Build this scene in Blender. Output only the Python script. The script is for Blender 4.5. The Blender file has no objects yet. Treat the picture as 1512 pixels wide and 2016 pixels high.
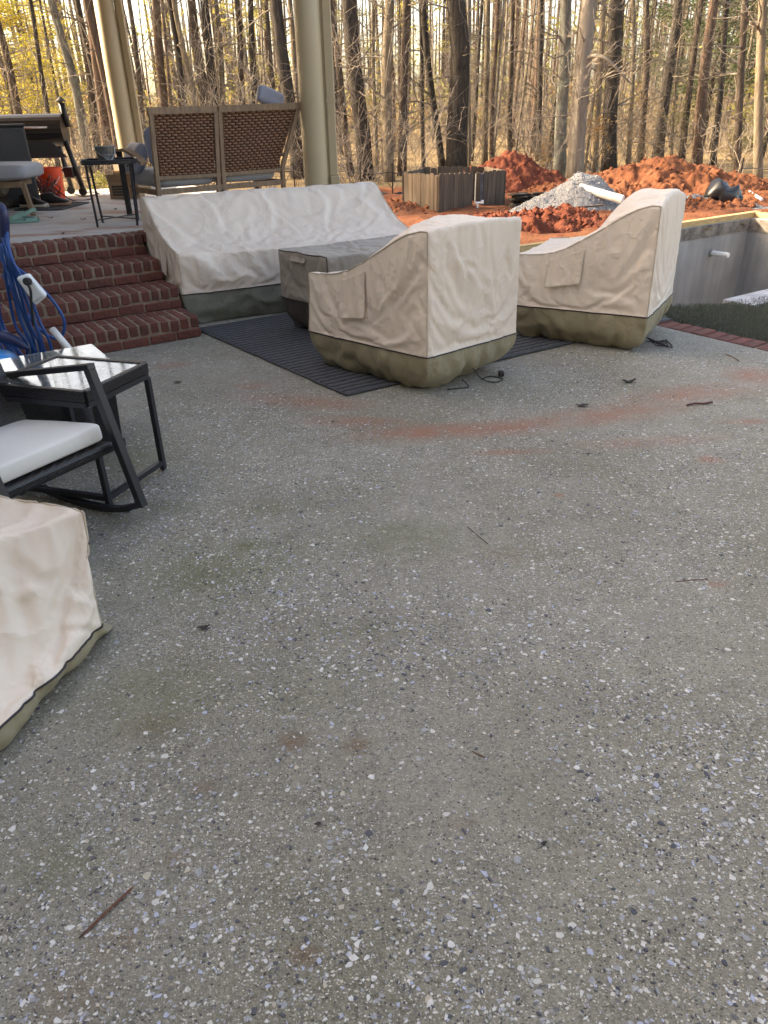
import bpy, math, random
import numpy as np
from mathutils import Vector, Matrix, noise as mnoise
random.seed(7); RNG = np.random.default_rng(7)
S = bpy.context.scene
COL = S.collection
R = math.radians

# ------------------------------------------------------------------ camera
TH, RO, CH, F = R(28.7), R(1.3), 1.56, 1440.0
_fw = np.array([0, math.cos(TH), -math.sin(TH)]); _up = np.array([0, math.sin(TH), math.cos(TH)]); _rt = np.array([1.0, 0, 0])
cam = bpy.data.cameras.new('camera'); camo = bpy.data.objects.new('camera', cam); COL.objects.link(camo)
cam.sensor_fit = 'HORIZONTAL'; cam.sensor_width = 36.0; cam.lens = 36.0 * F / 1512.0
cam.clip_start = 0.05; cam.clip_end = 2000
_c, _s = math.cos(RO), math.sin(RO)
_cx = _rt * _c - _up * _s; _cy = _rt * _s + _up * _c
M = Matrix(((_cx[0], _cy[0], -_fw[0], 0), (_cx[1], _cy[1], -_fw[1], 0), (_cx[2], _cy[2], -_fw[2], CH), (0, 0, 0, 1)))
camo.matrix_world = M
S.camera = camo
S.render.resolution_x = 768; S.render.resolution_y = 1024

# ------------------------------------------------------------------ light
SUN_EL = R(29.0); SUNV = np.array([-0.97, 0.22]); SUNV = SUNV / np.linalg.norm(SUNV)
w = bpy.data.worlds.new('World'); S.world = w; w.use_nodes = True
nt = w.node_tree; bg = nt.nodes['Background']
sky = nt.nodes.new('ShaderNodeTexSky'); sky.sky_type = 'NISHITA'; sky.sun_disc = False
sky.sun_elevation = SUN_EL; sky.sun_rotation = math.atan2(SUNV[0], SUNV[1]); sky.air_density = 0.8; sky.dust_density = 4.0; sky.ozone_density = 1.0
nt.links.new(sky.outputs[0], bg.inputs[0]); bg.inputs[1].default_value = 0.15
sl = bpy.data.lights.new('sun', 'SUN'); sl.energy = 3.0; sl.angle = R(0.6); sl.color = (1.0, 0.93, 0.82)
slo = bpy.data.objects.new('sun', sl); COL.objects.link(slo)
_sd = Vector((SUNV[0] * math.cos(SUN_EL), SUNV[1] * math.cos(SUN_EL), math.sin(SUN_EL)))
slo.rotation_euler = (-_sd).to_track_quat('-Z', 'Y').to_euler(); slo.location = (-20, -6, 20)
S.view_settings.view_transform = 'Standard'; S.view_settings.look = 'None'
S.view_settings.use_white_balance = True; S.view_settings.white_balance_temperature = 8450; S.view_settings.white_balance_tint = 10
S.view_settings.exposure = 2.4; S.view_settings.gamma = 1.0

# ------------------------------------------------------------------ pixel helpers: a pixel is a direction, the ground or a given depth gives the distance
def ray(px, py):
    xi = (px - 756) / F; yi = (1008 - py) / F
    return _fw + _rt * (_c * xi + _s * yi) + _up * (-_s * xi + _c * yi)
def at(px, py, z=0.0):
    r = ray(px, py); return np.array([0, 0, CH]) + r * ((z - CH) / r[2])
def aty(px, py, Y):
    r = ray(px, py); return np.array([0, 0, CH]) + r * (Y / r[1])

# ------------------------------------------------------------------ mesh helpers
def V(*a): return np.array(a, float)
def unit(v): v = np.asarray(v, float); return v / (np.linalg.norm(v) + 1e-12)
def frame(d):
    d = unit(d); a = V(0, 0, 1) if abs(d[2]) < 0.9 else V(1, 0, 0)
    x = unit(np.cross(a, d)); return x, np.cross(d, x), d
class MB:
    def __init__(s): s.v = []; s.f = []; s.m = []
    def add(s, vs, fs, m=0):
        o = len(s.v); s.v += [tuple(map(float, p)) for p in vs]; s.f += [tuple(i + o for i in f) for f in fs]; s.m += [m] * len(fs); return s
    def hexa(s, p, m=0):   # 8 corners: bottom 4 ccw, top 4 ccw
        return s.add(p, [(3, 2, 1, 0), (4, 5, 6, 7), (0, 1, 5, 4), (1, 2, 6, 5), (2, 3, 7, 6), (3, 0, 4, 7)], m)
    def box(s, c, sz, ax=None, m=0):
        c = np.asarray(c, float); ax = np.eye(3) if ax is None else np.asarray(ax, float)
        h = np.asarray(sz, float) / 2
        q = [c + ax[0] * a * h[0] + ax[1] * b * h[1] + ax[2] * d * h[2] for d in (-1, 1) for a, b in ((-1, -1), (1, -1), (1, 1), (-1, 1))]
        return s.hexa(q, m)
    def bar(s, a, b, wd, ht, side=None, m=0):
        a = np.asarray(a, float); b = np.asarray(b, float); d = unit(b - a)
        if side is None: x, y, _ = frame(d)
        else: x = unit(np.asarray(side, float) - d * np.dot(side, d)); y = np.cross(d, x)
        q = []
        for p in (a, b):
            for i, j in ((-1, -1), (1, -1), (1, 1), (-1, 1)): q.append(p + x * i * wd / 2 + y * j * ht / 2)
        return s.hexa(q, m)
    def tube(s, pts, r, n=8, m=0, cap=True):
        pts = [np.asarray(p, float) for p in pts]; k = len(pts)
        rr = list(r) if hasattr(r, '__len__') else [r] * k
        vs = []; fs = []; x = None
        for i, p in enumerate(pts):
            d = unit(pts[min(i + 1, k - 1)] - pts[max(i - 1, 0)])
            if x is None: x, y, _ = frame(d)
            else: x = unit(x - d * np.dot(x, d)); y = np.cross(d, x)
            for j in range(n):
                a = 2 * math.pi * j / n; vs.append(p + (x * math.cos(a) + y * math.sin(a)) * rr[i])
        for i in range(k - 1):
            for j in range(n): fs.append((i * n + j, i * n + (j + 1) % n, (i + 1) * n + (j + 1) % n, (i + 1) * n + j))
        if cap: fs.append(tuple(range(n - 1, -1, -1))); fs.append(tuple((k - 1) * n + j for j in range(n)))
        return s.add(vs, fs, m)
    def lathe(s, base, axis, prof, n=20, m=0, cap=True):   # prof: (r, h)
        x, y, d = frame(axis); base = np.asarray(base, float); vs = []; fs = []
        for r, h in prof:
            for j in range(n):
                a = 2 * math.pi * j / n; vs.append(base + d * h + (x * math.cos(a) + y * math.sin(a)) * r)
        k = len(prof)
        for i in range(k - 1):
            for j in range(n): fs.append((i * n + j, i * n + (j + 1) % n, (i + 1) * n + (j + 1) % n, (i + 1) * n + j))
        if cap: fs.append(tuple(range(n - 1, -1, -1))); fs.append(tuple((k - 1) * n + j for j in range(n)))
        return s.add(vs, fs, m)
    def pillow(s, c, ax, half, e=0.45, n=22, wob=0.0, m=0, ez=0.75):   # superellipsoid cushion
        c = np.asarray(c, float); ax = np.asarray(ax, float); vs = []; fs = []
        def pw(v, k): return math.copysign(abs(v) ** k, v)
        N = n; K = n // 2
        for i in range(K + 1):
            ph = -math.pi / 2 + math.pi * i / K
            for j in range(N):
                t = 2 * math.pi * j / N
                ex_ = e * 1.6 if ez > .6 else .45
                q = V(pw(math.cos(ph), ex_) * pw(math.cos(t), e), pw(math.cos(ph), ex_) * pw(math.sin(t), e), pw(math.sin(ph), ez))
                p = c + ax[0] * q[0] * half[0] + ax[1] * q[1] * half[1] + ax[2] * q[2] * half[2]
                if wob: p = p + ax[2] * wob * mnoise.noise(Vector(p * 6))
                vs.append(p)
        for i in range(K):
            for j in range(N): fs.append((i * N + j, i * N + (j + 1) % N, (i + 1) * N + (j + 1) % N, (i + 1) * N + j))
        return s.add(vs, fs, m)
    def prism(s, poly, z0, z1, m=0):
        n = len(poly); vs = [(p[0], p[1], z0) for p in poly] + [(p[0], p[1], z1) for p in poly]
        fs = [tuple(range(n - 1, -1, -1)), tuple(range(n, 2 * n))] + [(i, (i + 1) % n, n + (i + 1) % n, n + i) for i in range(n)]
        return s.add(vs, fs, m)
    def build(s, name, mats, parent=None, base=None, smooth=False, kind=None, bevel=0.0):
        b = np.asarray(base if base is not None else (BASE[parent.name] if parent else (0, 0, 0)), float)
        me = bpy.data.meshes.new(name)
        vv = (np.array(s.v).reshape(-1, 3) - b)
        me.from_pydata(vv.tolist(), [], s.f)
        for mt in (mats if isinstance(mats, (list, tuple)) else [mats]): me.materials.append(mt)
        if any(s.m): me.polygons.foreach_set('material_index', s.m)
        if smooth: me.polygons.foreach_set('use_smooth', [True] * len(me.polygons))
        me.update()
        o = bpy.data.objects.new(name, me); COL.objects.link(o)
        if parent: o.parent = parent
        else: o.location = b
        if kind: o['kind'] = kind
        if bevel:
            md = o.modifiers.new('bevel', 'BEVEL'); md.width = bevel; md.segments = 2; md.limit_method = 'ANGLE'
        BASE[o.name] = b
        return o
BASE = {}
def thing(name, label, cat, base, group=None):
    o = bpy.data.objects.new(name, None); COL.objects.link(o); o.location = base; o.empty_display_size = 0.1
    BASE[o.name] = np.asarray(base, float); return tag(o, label, cat, group)
def tag(o, label, cat, group=None):
    o['label'] = label; o['category'] = cat
    if group: o['group'] = group
    return o
def catmull(pts, n=6):
    P = [np.asarray(p, float) for p in pts]; P = [2 * P[0] - P[1]] + P + [2 * P[-1] - P[-2]]; out = []
    for i in range(1, len(P) - 2):
        for k in range(n):
            t = k / n; a, b, c, d = P[i - 1:i + 3]
            out.append(0.5 * (2 * b + (c - a) * t + (2 * a - 5 * b + 4 * c - d) * t * t + (3 * b - a - 3 * c + d) * t ** 3))
    out.append(P[-2]); return out
def fbm(x, y, z=0.0, o=4):
    return mnoise.fractal(Vector((x, y, z)), 1.0, 2.0, o)

# ------------------------------------------------------------------ materials
class NT:
    def __init__(s, name):
        s.m = bpy.data.materials.new(name); s.m.use_nodes = True; s.t = s.m.node_tree; s.b = s.t.nodes['Principled BSDF']; s._p = None
    def n(s, typ, **kw):
        x = s.t.nodes.new(typ)
        for k, v in kw.items():
            if k.startswith('i_'): 
                key = k[2:]; key = int(key) if key.isdigit() else key
                s.put(x, key, v)
            else: setattr(x, k, v)
        return x
    def put(s, node, key, v):
        if isinstance(v, bpy.types.NodeSocket): s.t.links.new(v, node.inputs[key])
        else: node.inputs[key].default_value = v
    def pos(s):
        if s._p is None: s._p = s.n('ShaderNodeTexCoord').outputs['Object']
        return s._p
    def map(s, vec=None, scale=(1, 1, 1), loc=(0, 0, 0), rot=(0, 0, 0), typ='POINT'):
        x = s.n('ShaderNodeMapping', vector_type=typ); s.put(x, 0, vec or s.pos()); s.put(x, 'Scale', scale); s.put(x, 'Location', loc); s.put(x, 'Rotation', rot); return x.outputs[0]
    def noise(s, scale, detail=4, rough=0.55, vec=None, out=0, dist=0.0):
        x = s.n('ShaderNodeTexNoise'); s.put(x, 'Vector', vec or s.pos()); s.put(x, 'Scale', scale); s.put(x, 'Detail', detail); s.put(x, 'Roughness', rough); s.put(x, 'Distortion', dist); return x.outputs[out]
    def vor(s, scale, feature='F1', vec=None, rand=1.0):
        x = s.n('ShaderNodeTexVoronoi', feature=feature); s.put(x, 'Vector', vec or s.pos()); s.put(x, 'Scale', scale); s.put(x, 'Randomness', rand); return x
    def ramp(s, fac, stops):
        x = s.n('ShaderNodeValToRGB'); e = x.color_ramp.elements
        while len(e) < len(stops): e.new(0.5)
        for k, (p, c) in enumerate(stops): e[k].position = p; e[k].color = (c[0], c[1], c[2], 1) if hasattr(c, '__len__') else (c, c, c, 1)
        s.put(x, 0, fac); return x.outputs[0]
    def mix(s, fac, a, b, mode='MIX'):
        x = s.n('ShaderNodeMix', data_type='RGBA', blend_type=mode); s.put(x, 0, fac)
        for k, v in ((6, a), (7, b)): s.put(x, k, v if isinstance(v, bpy.types.NodeSocket) else (v[0], v[1], v[2], 1))
        return x.outputs[2]
    def math(s, op, a, b=0.0, c=None):
        x = s.n('ShaderNodeMath', operation=op); s.put(x, 0, a); s.put(x, 1, b)
        if c is not None: s.put(x, 2, c)
        return x.outputs[0]
    def rng(s, v, a, b, c=0.0, d=1.0):
        x = s.n('ShaderNodeMapRange'); s.put(x, 0, v); s.put(x, 1, a); s.put(x, 2, b); s.put(x, 3, c); s.put(x, 4, d); return x.outputs[0]
    def orand(s): return s.n('ShaderNodeObjectInfo').outputs['Random']
    def bump(s, h, strength=0.3, dist=0.01):
        x = s.n('ShaderNodeBump'); s.put(x, 'Height', h); s.put(x, 'Strength', strength); s.put(x, 'Distance', dist); s.put(s.b, 'Normal', x.outputs[0])
    def done(s, col=None, rough=0.8, metal=0.0, spec=None):
        if col is not None: s.put(s.b, 'Base Color', col if isinstance(col, bpy.types.NodeSocket) else (col[0], col[1], col[2], 1))
        s.put(s.b, 'Roughness', rough); s.put(s.b, 'Metallic', metal)
        if spec is not None: s.put(s.b, 'Specular IOR Level', spec)
        return s.m
def plain(name, c, rough=0.6, metal=0.0, var=0.25, scale=8.0, bump=0.0, bs=120.0, spec=None):
    t = NT(name); f = t.noise(scale, 4)
    col = t.mix(t.rng(f, 0.3, 0.7), tuple(x * (1 - var) for x in c), tuple(min(1, x * (1 + var)) for x in c))
    if bump: t.bump(t.noise(bs, 3), bump, 0.004)
    return t.done(col, rough, metal, spec)
MT = {}
def m_cloth(name, c, dirt=0.12, fine=0.10, crump=2.3):
    t = NT(name)
    col = t.mix(t.rng(t.noise(2.2, 5), 0.3, 0.75), tuple(x * (1 - dirt) for x in c), c)
    col = t.mix(t.math('MULTIPLY', t.rng(t.noise(9, 6, 0.65), 0.58, 0.75), 0.35), col, (c[0] * 0.72, c[1] * 0.68, c[2] * 0.60))
    wv = t.n('ShaderNodeVectorMath', operation='MULTIPLY_ADD'); t.put(wv, 0, t.noise(6.0, 3, .6, out=1)); t.put(wv, 1, (.16, .16, .16)); t.put(wv, 2, t.map(scale=(1, 1, .55)))
    f1 = t.vor(6.0, vec=wv.outputs[0]).outputs['Distance']
    def ridge(sc, wd): return t.rng(t.vor(sc, 'DISTANCE_TO_EDGE', vec=wv.outputs[0]).outputs['Distance'], 0.0, wd, 1.0, 0.0)
    msk = t.rng(t.noise(3.0, 3, .6), .42, .60); msk2 = t.rng(t.noise(4.5, 3, .6, vec=t.map(loc=(4, 2, 7))), .48, .62)
    h = t.math('ADD', t.math('MULTIPLY', f1, .45), t.math('MULTIPLY', t.math('MULTIPLY', ridge(4.2, .10), msk), .42))
    h = t.math('ADD', h, t.math('MULTIPLY', t.math('MULTIPLY', ridge(10.0, .13), msk2), .24))
    h = t.math('ADD', h, t.math('MULTIPLY', t.noise(700, 1), 0.02))
    t.bump(h, fine * crump, 0.05)
    t.put(t.b, 'Sheen Weight', 0.08)
    return t.done(col, 0.55, spec=0.35)
MT['cover'] = m_cloth('cream_cover', (0.78, 0.665, 0.555))
MT['skirt'] = m_cloth('olive_skirt', (0.29, 0.25, 0.16), 0.2)
MT['skirt_grey'] = m_cloth('green_grey_skirt', (0.21, 0.215, 0.17), 0.2)
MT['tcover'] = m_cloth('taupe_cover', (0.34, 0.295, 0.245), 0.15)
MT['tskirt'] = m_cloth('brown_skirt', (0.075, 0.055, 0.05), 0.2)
MT['flap'] = m_cloth('cream_flap', (0.73, 0.62, 0.51))
MT['piping'] = plain('dark_piping', (0.025, 0.02, 0.022), 0.6)
MT['seam'] = plain('tan_seam', (0.5, 0.42, 0.33), 0.7)
MT['black'] = plain('black_metal', (0.018, 0.019, 0.025), 0.38, spec=0.5)
MT['black_matte'] = plain('black_matte', (0.02, 0.02, 0.021), 0.7)
MT['grill_black'] = plain('grill_black', (0.016, 0.016, 0.017), 0.45)
MT['grill_bronze'] = plain('grill_bronze', (0.055, 0.043, 0.036), 0.42, 0.3, 0.15, 3)
MT['charcoal'] = plain('charcoal_panel', (0.042, 0.042, 0.044), 0.55, 0, 0.12, 3)
MT['steel'] = plain('steel', (0.62, 0.56, 0.5), 0.3, 1.0, 0.1)
MT['zinc'] = plain('galvanised', (0.2, 0.21, 0.21), 0.4, 0.8, 0.35, 20)
MT['navy'] = plain('navy_plastic', (0.012, 0.02, 0.075), 0.35)
MT['blue'] = plain('blue_cable', (0.006, 0.062, 0.235), 0.42, 0, 0.12)
MT['sky_blue'] = plain('bright_blue_plastic', (0.02, 0.28, 0.7), 0.4)
MT['white_plastic'] = plain('white_plastic', (0.72, 0.76, 0.77), 0.45, 0, 0.06)
MT['grey_metal'] = plain('grey_aluminium', (0.33, 0.34, 0.36), 0.42, 0.6)
MT['pvc'] = plain('white_pvc', (0.74, 0.74, 0.72), 0.45, 0, 0.08)
MT['orange'] = plain('orange_plastic', (0.78, 0.06, 0.012), 0.45, 0, 0.06)
MT['mint'] = plain('mint_foam', (0.2, 0.36, 0.31), 0.7, 0, 0.1)
MT['mint_dark'] = plain('mint_inside', (0.1, 0.2, 0.18), 0.8)
MT['tan_sole'] = plain('tan_sole', (0.36, 0.22, 0.15), 0.7)
MT['white_sole'] = plain('white_sole', (0.6, 0.55, 0.46), 0.7)
MT['shoe'] = plain('black_leather', (0.02, 0.019, 0.018), 0.55)
MT['rubber'] = plain('rubber_mat', (0.022, 0.022, 0.023), 0.8)
MT['cardboard'] = plain('cardboard', (0.27, 0.17, 0.095), 0.85, 0, 0.12)
MT['card_print'] = plain('printed_dark_ink', (0.055, 0.042, 0.03), 0.8)
MT['card_white'] = plain('white_card', (0.62, 0.58, 0.53), 0.8, 0, 0.08)
MT['cord_red'] = plain('dark_red_cord', (0.09, 0.02, 0.018), 0.6)
MT['cushion_blue'] = m_cloth('blue_grey_cushion', (0.25, 0.275, 0.35), 0.1, 0.06, 1.0)
MT['cushion_grey'] = m_cloth('grey_cushion', (0.33, 0.34, 0.36), 0.12, 0.06, 1.0)
MT['cushion_white'] = m_cloth('dusty_white_cushion', (0.74, 0.72, 0.68), 0.14, 0.04, 1.0)
MT['column'] = plain('cream_painted_column', (0.43, 0.35, 0.22), 0.5, 0, 0.06, 1.5)
MT['siding'] = plain('cream_siding', (0.5, 0.45, 0.36), 0.7, 0, 0.06)
MT['roof'] = plain('roof_shingle', (0.06, 0.055, 0.05), 0.9, 0, 0.3, 3)
MT['plastic_bag'] = plain('black_plastic_sheet', (0.015, 0.015, 0.017), 0.28)
MT['tarp'] = plain('grey_fabric', (0.085, 0.09, 0.1), 0.7, 0, 0.5, 10)
MT['leaf_dark'] = plain('dark_wet_leaf', (0.028, 0.016, 0.012), 0.6)
MT['leaf_black'] = plain('black_leaf', (0.014, 0.014, 0.015), 0.6)
MT['needle'] = plain('brown_pine_needle', (0.16, 0.06, 0.035), 0.6)
def m_wood(name, c, sc=(60, 60, 3), var=0.4, rnd=0.25):
    t = NT(name); g = t.noise(1.0, 5, 0.6, vec=t.map(scale=sc))
    col = t.mix(t.rng(g, 0.3, 0.7), tuple(x * (1 - var) for x in c), tuple(x * (1 + var) for x in c))
    col = t.mix(t.rng(t.orand(), 0, 1, 0, rnd * 2), col, tuple(x * 0.45 for x in c))
    t.bump(g, 0.4, 0.004); return t.done(col, 0.8)
MT['teak'] = m_wood('weathered_teak', (0.235, 0.155, 0.095), (40, 40, 6), 0.3, 0.1)
MT['picket'] = m_wood('weathered_picket', (0.105, 0.074, 0.05), (30, 30, 1.6), 0.5, 0.3)
MT['form_board'] = m_wood('new_lumber', (0.46, 0.31, 0.14), (8, 8, 30), 0.25, 0.1)
def m_wicker(name, c, sx=110.0, rough=0.4):
    t = NT(name); x = t.n('ShaderNodeTexBrick'); t.put(x, 'Vector', t.map(rot=(R(90), 0, R(20))))
    t.put(x, 'Scale', sx / 10); t.put(x, 'Mortar Size', 0.035); t.put(x, 'Brick Width', 0.42); t.put(x, 'Row Height', 0.10)
    t.put(x, 'Color1', (c[0] * 2.2, c[1] * 2.2, c[2] * 2.2, 1)); t.put(x, 'Color2', (c[0] * 0.8, c[1] * 0.8, c[2] * 0.8, 1)); t.put(x, 'Mortar', (c[0] * 0.15, c[1] * 0.15, c[2] * 0.15, 1))
    t.bump(t.math('SUBTRACT', 1.0, x.outputs['Fac']), 0.9, 0.006); return t.done(x.outputs['Color'], rough)
MT['wicker'] = m_wicker('black_wicker', (0.020, 0.019, 0.024))
t = NT('brown_rattan'); rr = t.noise(30, 3)
MT['rattan'] = t.done(t.mix(rr, (0.13, 0.06, 0.03), (0.28, 0.145, 0.075)), 0.5)
MT['rattan_back'] = plain('rattan_gap', (0.07, 0.028, 0.018), 0.9)
t = NT('table_glass'); t.put(t.b, 'Transmission Weight', 0.9); t.bump(t.noise(3, 2), 0.03, 0.01)
MT['glass'] = t.done(t.mix(t.rng(t.noise(12, 5, .7), 0.35, 0.7), (0.5, 0.55, 0.55), (0.72, 0.76, 0.76)), t.rng(t.noise(9, 4), .3, .7, .02, .09))
# brick
t = NT('red_brick'); n1 = t.noise(25, 5, 0.65); n2 = t.noise(4, 3)
c = t.mix(t.orand(), (0.145, 0.042, 0.03), (0.062, 0.023, 0.019)); c = t.mix(t.rng(n1, 0.35, 0.7), c, (0.18, 0.062, 0.042))
c = t.mix(t.math('MULTIPLY', t.rng(n2, 0.55, 0.7), 0.45), c, (0.07, 0.03, 0.026))
c = t.mix(t.math('MULTIPLY', t.rng(t.noise(60, 4, .7), 0.62, 0.75), 0.5), c, (0.36, 0.27, 0.2))
t.bump(n1, 0.5, 0.004); MT['brick'] = t.done(c, 0.85)
MT['mortar'] = plain('mortar', (0.235, 0.175, 0.125), 0.95, 0, 0.3, 20, 0.5)
# porch slab
t = NT('porch_concrete'); n1 = t.noise(2.5, 6, 0.6); st = t.noise(1.6, 6, 0.62, vec=t.map(scale=(1.0, 2.0, 1), loc=(3, 1, 0)))
c = t.mix(n1, (0.36, 0.35, 0.335), (0.52, 0.505, 0.48)); c = t.mix(t.math('MULTIPLY', t.rng(st, 0.48, 0.66), 0.85), c, (0.30, 0.135, 0.075))
c = t.mix(t.math('MULTIPLY', t.rng(t.noise(7, 5, .7), 0.6, 0.72), 0.6), c, (0.26, 0.11, 0.06))
t.bump(t.noise(60, 4), 0.15, 0.004); MT['porch'] = t.done(c, 0.85)
# patio: exposed aggregate
t = NT('exposed_aggregate')
wn = t.noise(0.55, 4, 0.6); wn2 = t.noise(1.7, 5, 0.6, vec=t.map(loc=(7, 3, 0)))
base = t.mix(t.rng(wn, 0.35, 0.65), (0.165, 0.148, 0.108), (0.25, 0.232, 0.19))
base = t.mix(t.math('MULTIPLY', t.rng(wn2, 0.5, 0.75), 0.6), base, (0.14, 0.132, 0.085))
base = t.mix(1.0, base, t.ramp(t.noise(38, 4, .7), [(.3, .72), (.5, 1.0), (.72, 1.3)]), 'MULTIPLY'); base = t.mix(1.0, base, t.ramp(t.noise(7, 5, .65), [(.3, .78), (.5, 1.0), (.7, 1.16)]), 'MULTIPLY')
g1 = t.noise(230, 4, 0.75); g2 = t.noise(95, 3, 0.7)
fine = g1
base = t.mix(t.rng(g2, 0.42, 0.68), base, t.mix(0.5, base, (0.40, 0.375, 0.32)))
base = t.mix(t.rng(g1, 0.50, 0.30), base, t.mix(0.72, base, (0.035, 0.032, 0.025)))
base = t.mix(t.rng(g1, 0.58, 0.72), base, t.mix(0.5, base, (0.55, 0.53, 0.47)))
dens = t.rng(t.noise(0.9, 4, 0.6, vec=t.map(loc=(2, 9, 0))), 0.38, 0.62, 0.04, 0.34)
def pebbles(scale, amount, colA, colB, prev, keep):
    dn_ = t.n('ShaderNodeVectorMath', operation='MULTIPLY_ADD'); t.put(dn_, 0, t.noise(scale * 1.1, 2, .6, out=1)); t.put(dn_, 1, (.9 / scale, .9 / scale, 0)); t.put(dn_, 2, t.map(scale=(1, 1.25, 0.01), rot=(0, 0, R(scale))))
    v = t.vor(scale, vec=dn_.outputs[0])
    sep = t.n('ShaderNodeSeparateColor'); t.put(sep, 0, v.outputs['Color'])
    inside = t.math('LESS_THAN', v.outputs['Distance'], t.math('MULTIPLY_ADD', sep.outputs[1], 0.3, 0.17))
    pick = t.math('LESS_THAN', sep.outputs[0], keep)
    return t.mix(t.math('MULTIPLY', t.math('MULTIPLY', inside, pick), amount), prev, t.mix(sep.outputs[2], colA, colB))
base = pebbles(125, 0.85, (0.03, 0.03, 0.032), (0.11, 0.10, 0.09), base, 0.30)
base = pebbles(170, 0.9, (0.36, 0.34, 0.29), (0.58, 0.56, 0.5), base, t.math('MULTIPLY', dens, 1.5))
base = pebbles(85, 0.9, (0.33, 0.34, 0.37), (0.6, 0.58, 0.53), base, dens)
base = pebbles(48, 0.85, (0.30, 0.31, 0.34), (0.62, 0.6, 0.56), base, t.math('MULTIPLY', dens, .4))
base = pebbles(70, 0.8, (0.10, 0.10, 0.11), (0.25, 0.235, 0.21), base, 0.2)
# clay, rust and moss stains lie where the photograph shows them
def stain(prev, lst, col, thr=0.45):
    acc = None
    for (px, py, rx, ry, ang, st_) in lst:
        p = at(px, py)
        L = t.n('ShaderNodeVectorMath', operation='LENGTH'); t.put(L, 0, t.map(loc=(p[0], p[1], 0), rot=(0, 0, R(ang)), scale=(rx, ry, 1.0), typ='TEXTURE'))
        q = t.math('MULTIPLY', t.rng(L.outputs['Value'], 0.15, 1.1, 1.0, 0.0), st_)
        acc = q if acc is None else t.math('MAXIMUM', acc, q)
    nz = t.rng(t.noise(5.5, 6, 0.7, vec=t.map(loc=(1, 5, 0))), 0.25, 0.54)
    gr_ = t.rng(t.noise(55, 4, .75), .34, .6, .45, 1.0)
    return t.mix(t.math('MULTIPLY', t.math('MULTIPLY', acc, nz), gr_), prev, col)
base = stain(base, [(600, 790, .55, .16, -15, .75), (700, 830, .4, .12, -8, .7), (860, 850, .6, .15, 5, 1.0), (1010, 840, .55, .15, 12, .9), (1200, 815, .6, .18, 14, .8), (1360, 775, .6, .18, 14, .75), (1280, 870, .5, .1, 5, .5), (1490, 740, .25, .22, 0, .9), (1470, 830, .2, .05, 0, .7), (1400, 905, .09, .06, 0, .9), (1100, 975, .035, .025, 0, 1), (1415, 1150, .05, .025, 0, .9), (330, 720, .22, .1, 10, .75), (500, 760, .16, .08, 0, .7), (1000, 890, .3, .05, 0, .65), (1480, 665, .2, .05, 0, .6)], (0.28, 0.112, 0.066))
base = stain(base, [(580, 1460, .07, .05, 0, .9), (705, 1465, .06, .045, 0, .8), (400, 1550, .045, .03, 0, .8), (230, 1860, .07, .05, 20, .8), (600, 1880, .05, .03, 0, .8), (350, 1690, .05, .03, 0, .6), (910, 1620, .07, .04, 0, .5), (300, 1430, .1, .05, 0, .5), (1000, 1090, .2, .08, 0, .45), (130, 1960, .12, .07, 0, .5)], (0.15, 0.085, 0.045))
base = stain(base, [(430, 1120, .45, .3, 0, .7), (300, 1380, .3, .2, 0, .65), (800, 1060, .4, .2, 0, .5), (260, 900, .3, .3, 0, .6), (600, 1350, .3, .2, 0, .35), (490, 1075, .18, .07, 0, .95), (780, 1040, .2, .07, 0, .6), (340, 1390, .12, .07, 0, .6), (330, 1000, .14, .08, 0, .7), (620, 680, .2, .1, 0, .4), (700, 1240, .2, .07, 0, .4), (120, 1700, .15, .1, 0, .5), (520, 1000, .3, .1, 0, .45)], (0.10, 0.105, 0.04))
t.bump(t.math('ADD', t.math('MULTIPLY', fine, 0.5), t.noise(160, 2)), 0.5, 0.004)
MT['aggregate'] = t.done(base, t.rng(wn2, .3, .7, .55, .85), spec=0.35)
for k, cc in (('chip_white', (0.56, 0.55, 0.53)), ('chip_blue', (0.36, 0.38, 0.48)), ('chip_grey', (0.27, 0.27, 0.28)), ('chip_dark', (0.055, 0.055, 0.07)), ('chip_tan', (0.42, 0.37, 0.29))):
    MT[k] = plain(k, cc, 0.45, 0, 0.15, 60)
# soils
def m_soil(name, a, b, d, sc=3.0, bump=0.7):
    t = NT(name); n1 = t.noise(sc, 6, 0.68); n2 = t.noise(sc * 7, 5, 0.65)
    c = t.mix(t.rng(n1, 0.3, 0.7), a, b); c = t.mix(t.math('MULTIPLY', t.rng(n2, 0.5, 0.75), 0.7), c, d)
    t.bump(t.math('ADD', n1, t.math('MULTIPLY', n2, 0.6)), bump, 0.06); return t.done(c, 0.95, spec=0.1)
MT['clay'] = m_soil('red_clay', (0.14, 0.05, 0.027), (0.225, 0.092, 0.048), (0.085, 0.03, 0.018))
MT['clay_dark'] = m_soil('dark_red_clay', (0.115, 0.034, 0.022), (0.18, 0.058, 0.034), (0.07, 0.022, 0.015))
MT['litter'] = m_soil('leaf_litter', (0.17, 0.115, 0.06), (0.33, 0.24, 0.13), (0.10, 0.065, 0.035), 0.8, 0.5)
MT['gravel'] = plain('grey_gravel', (0.19, 0.195, 0.20), 0.85, 0, 0.5, 26, 0.8, 40)
t = NT('gravel_stone'); MT['gstone'] = t.done(t.mix(t.noise(14, 2), (0.06, 0.063, 0.07), (0.42, 0.42, 0.42)), 0.85)
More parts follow.
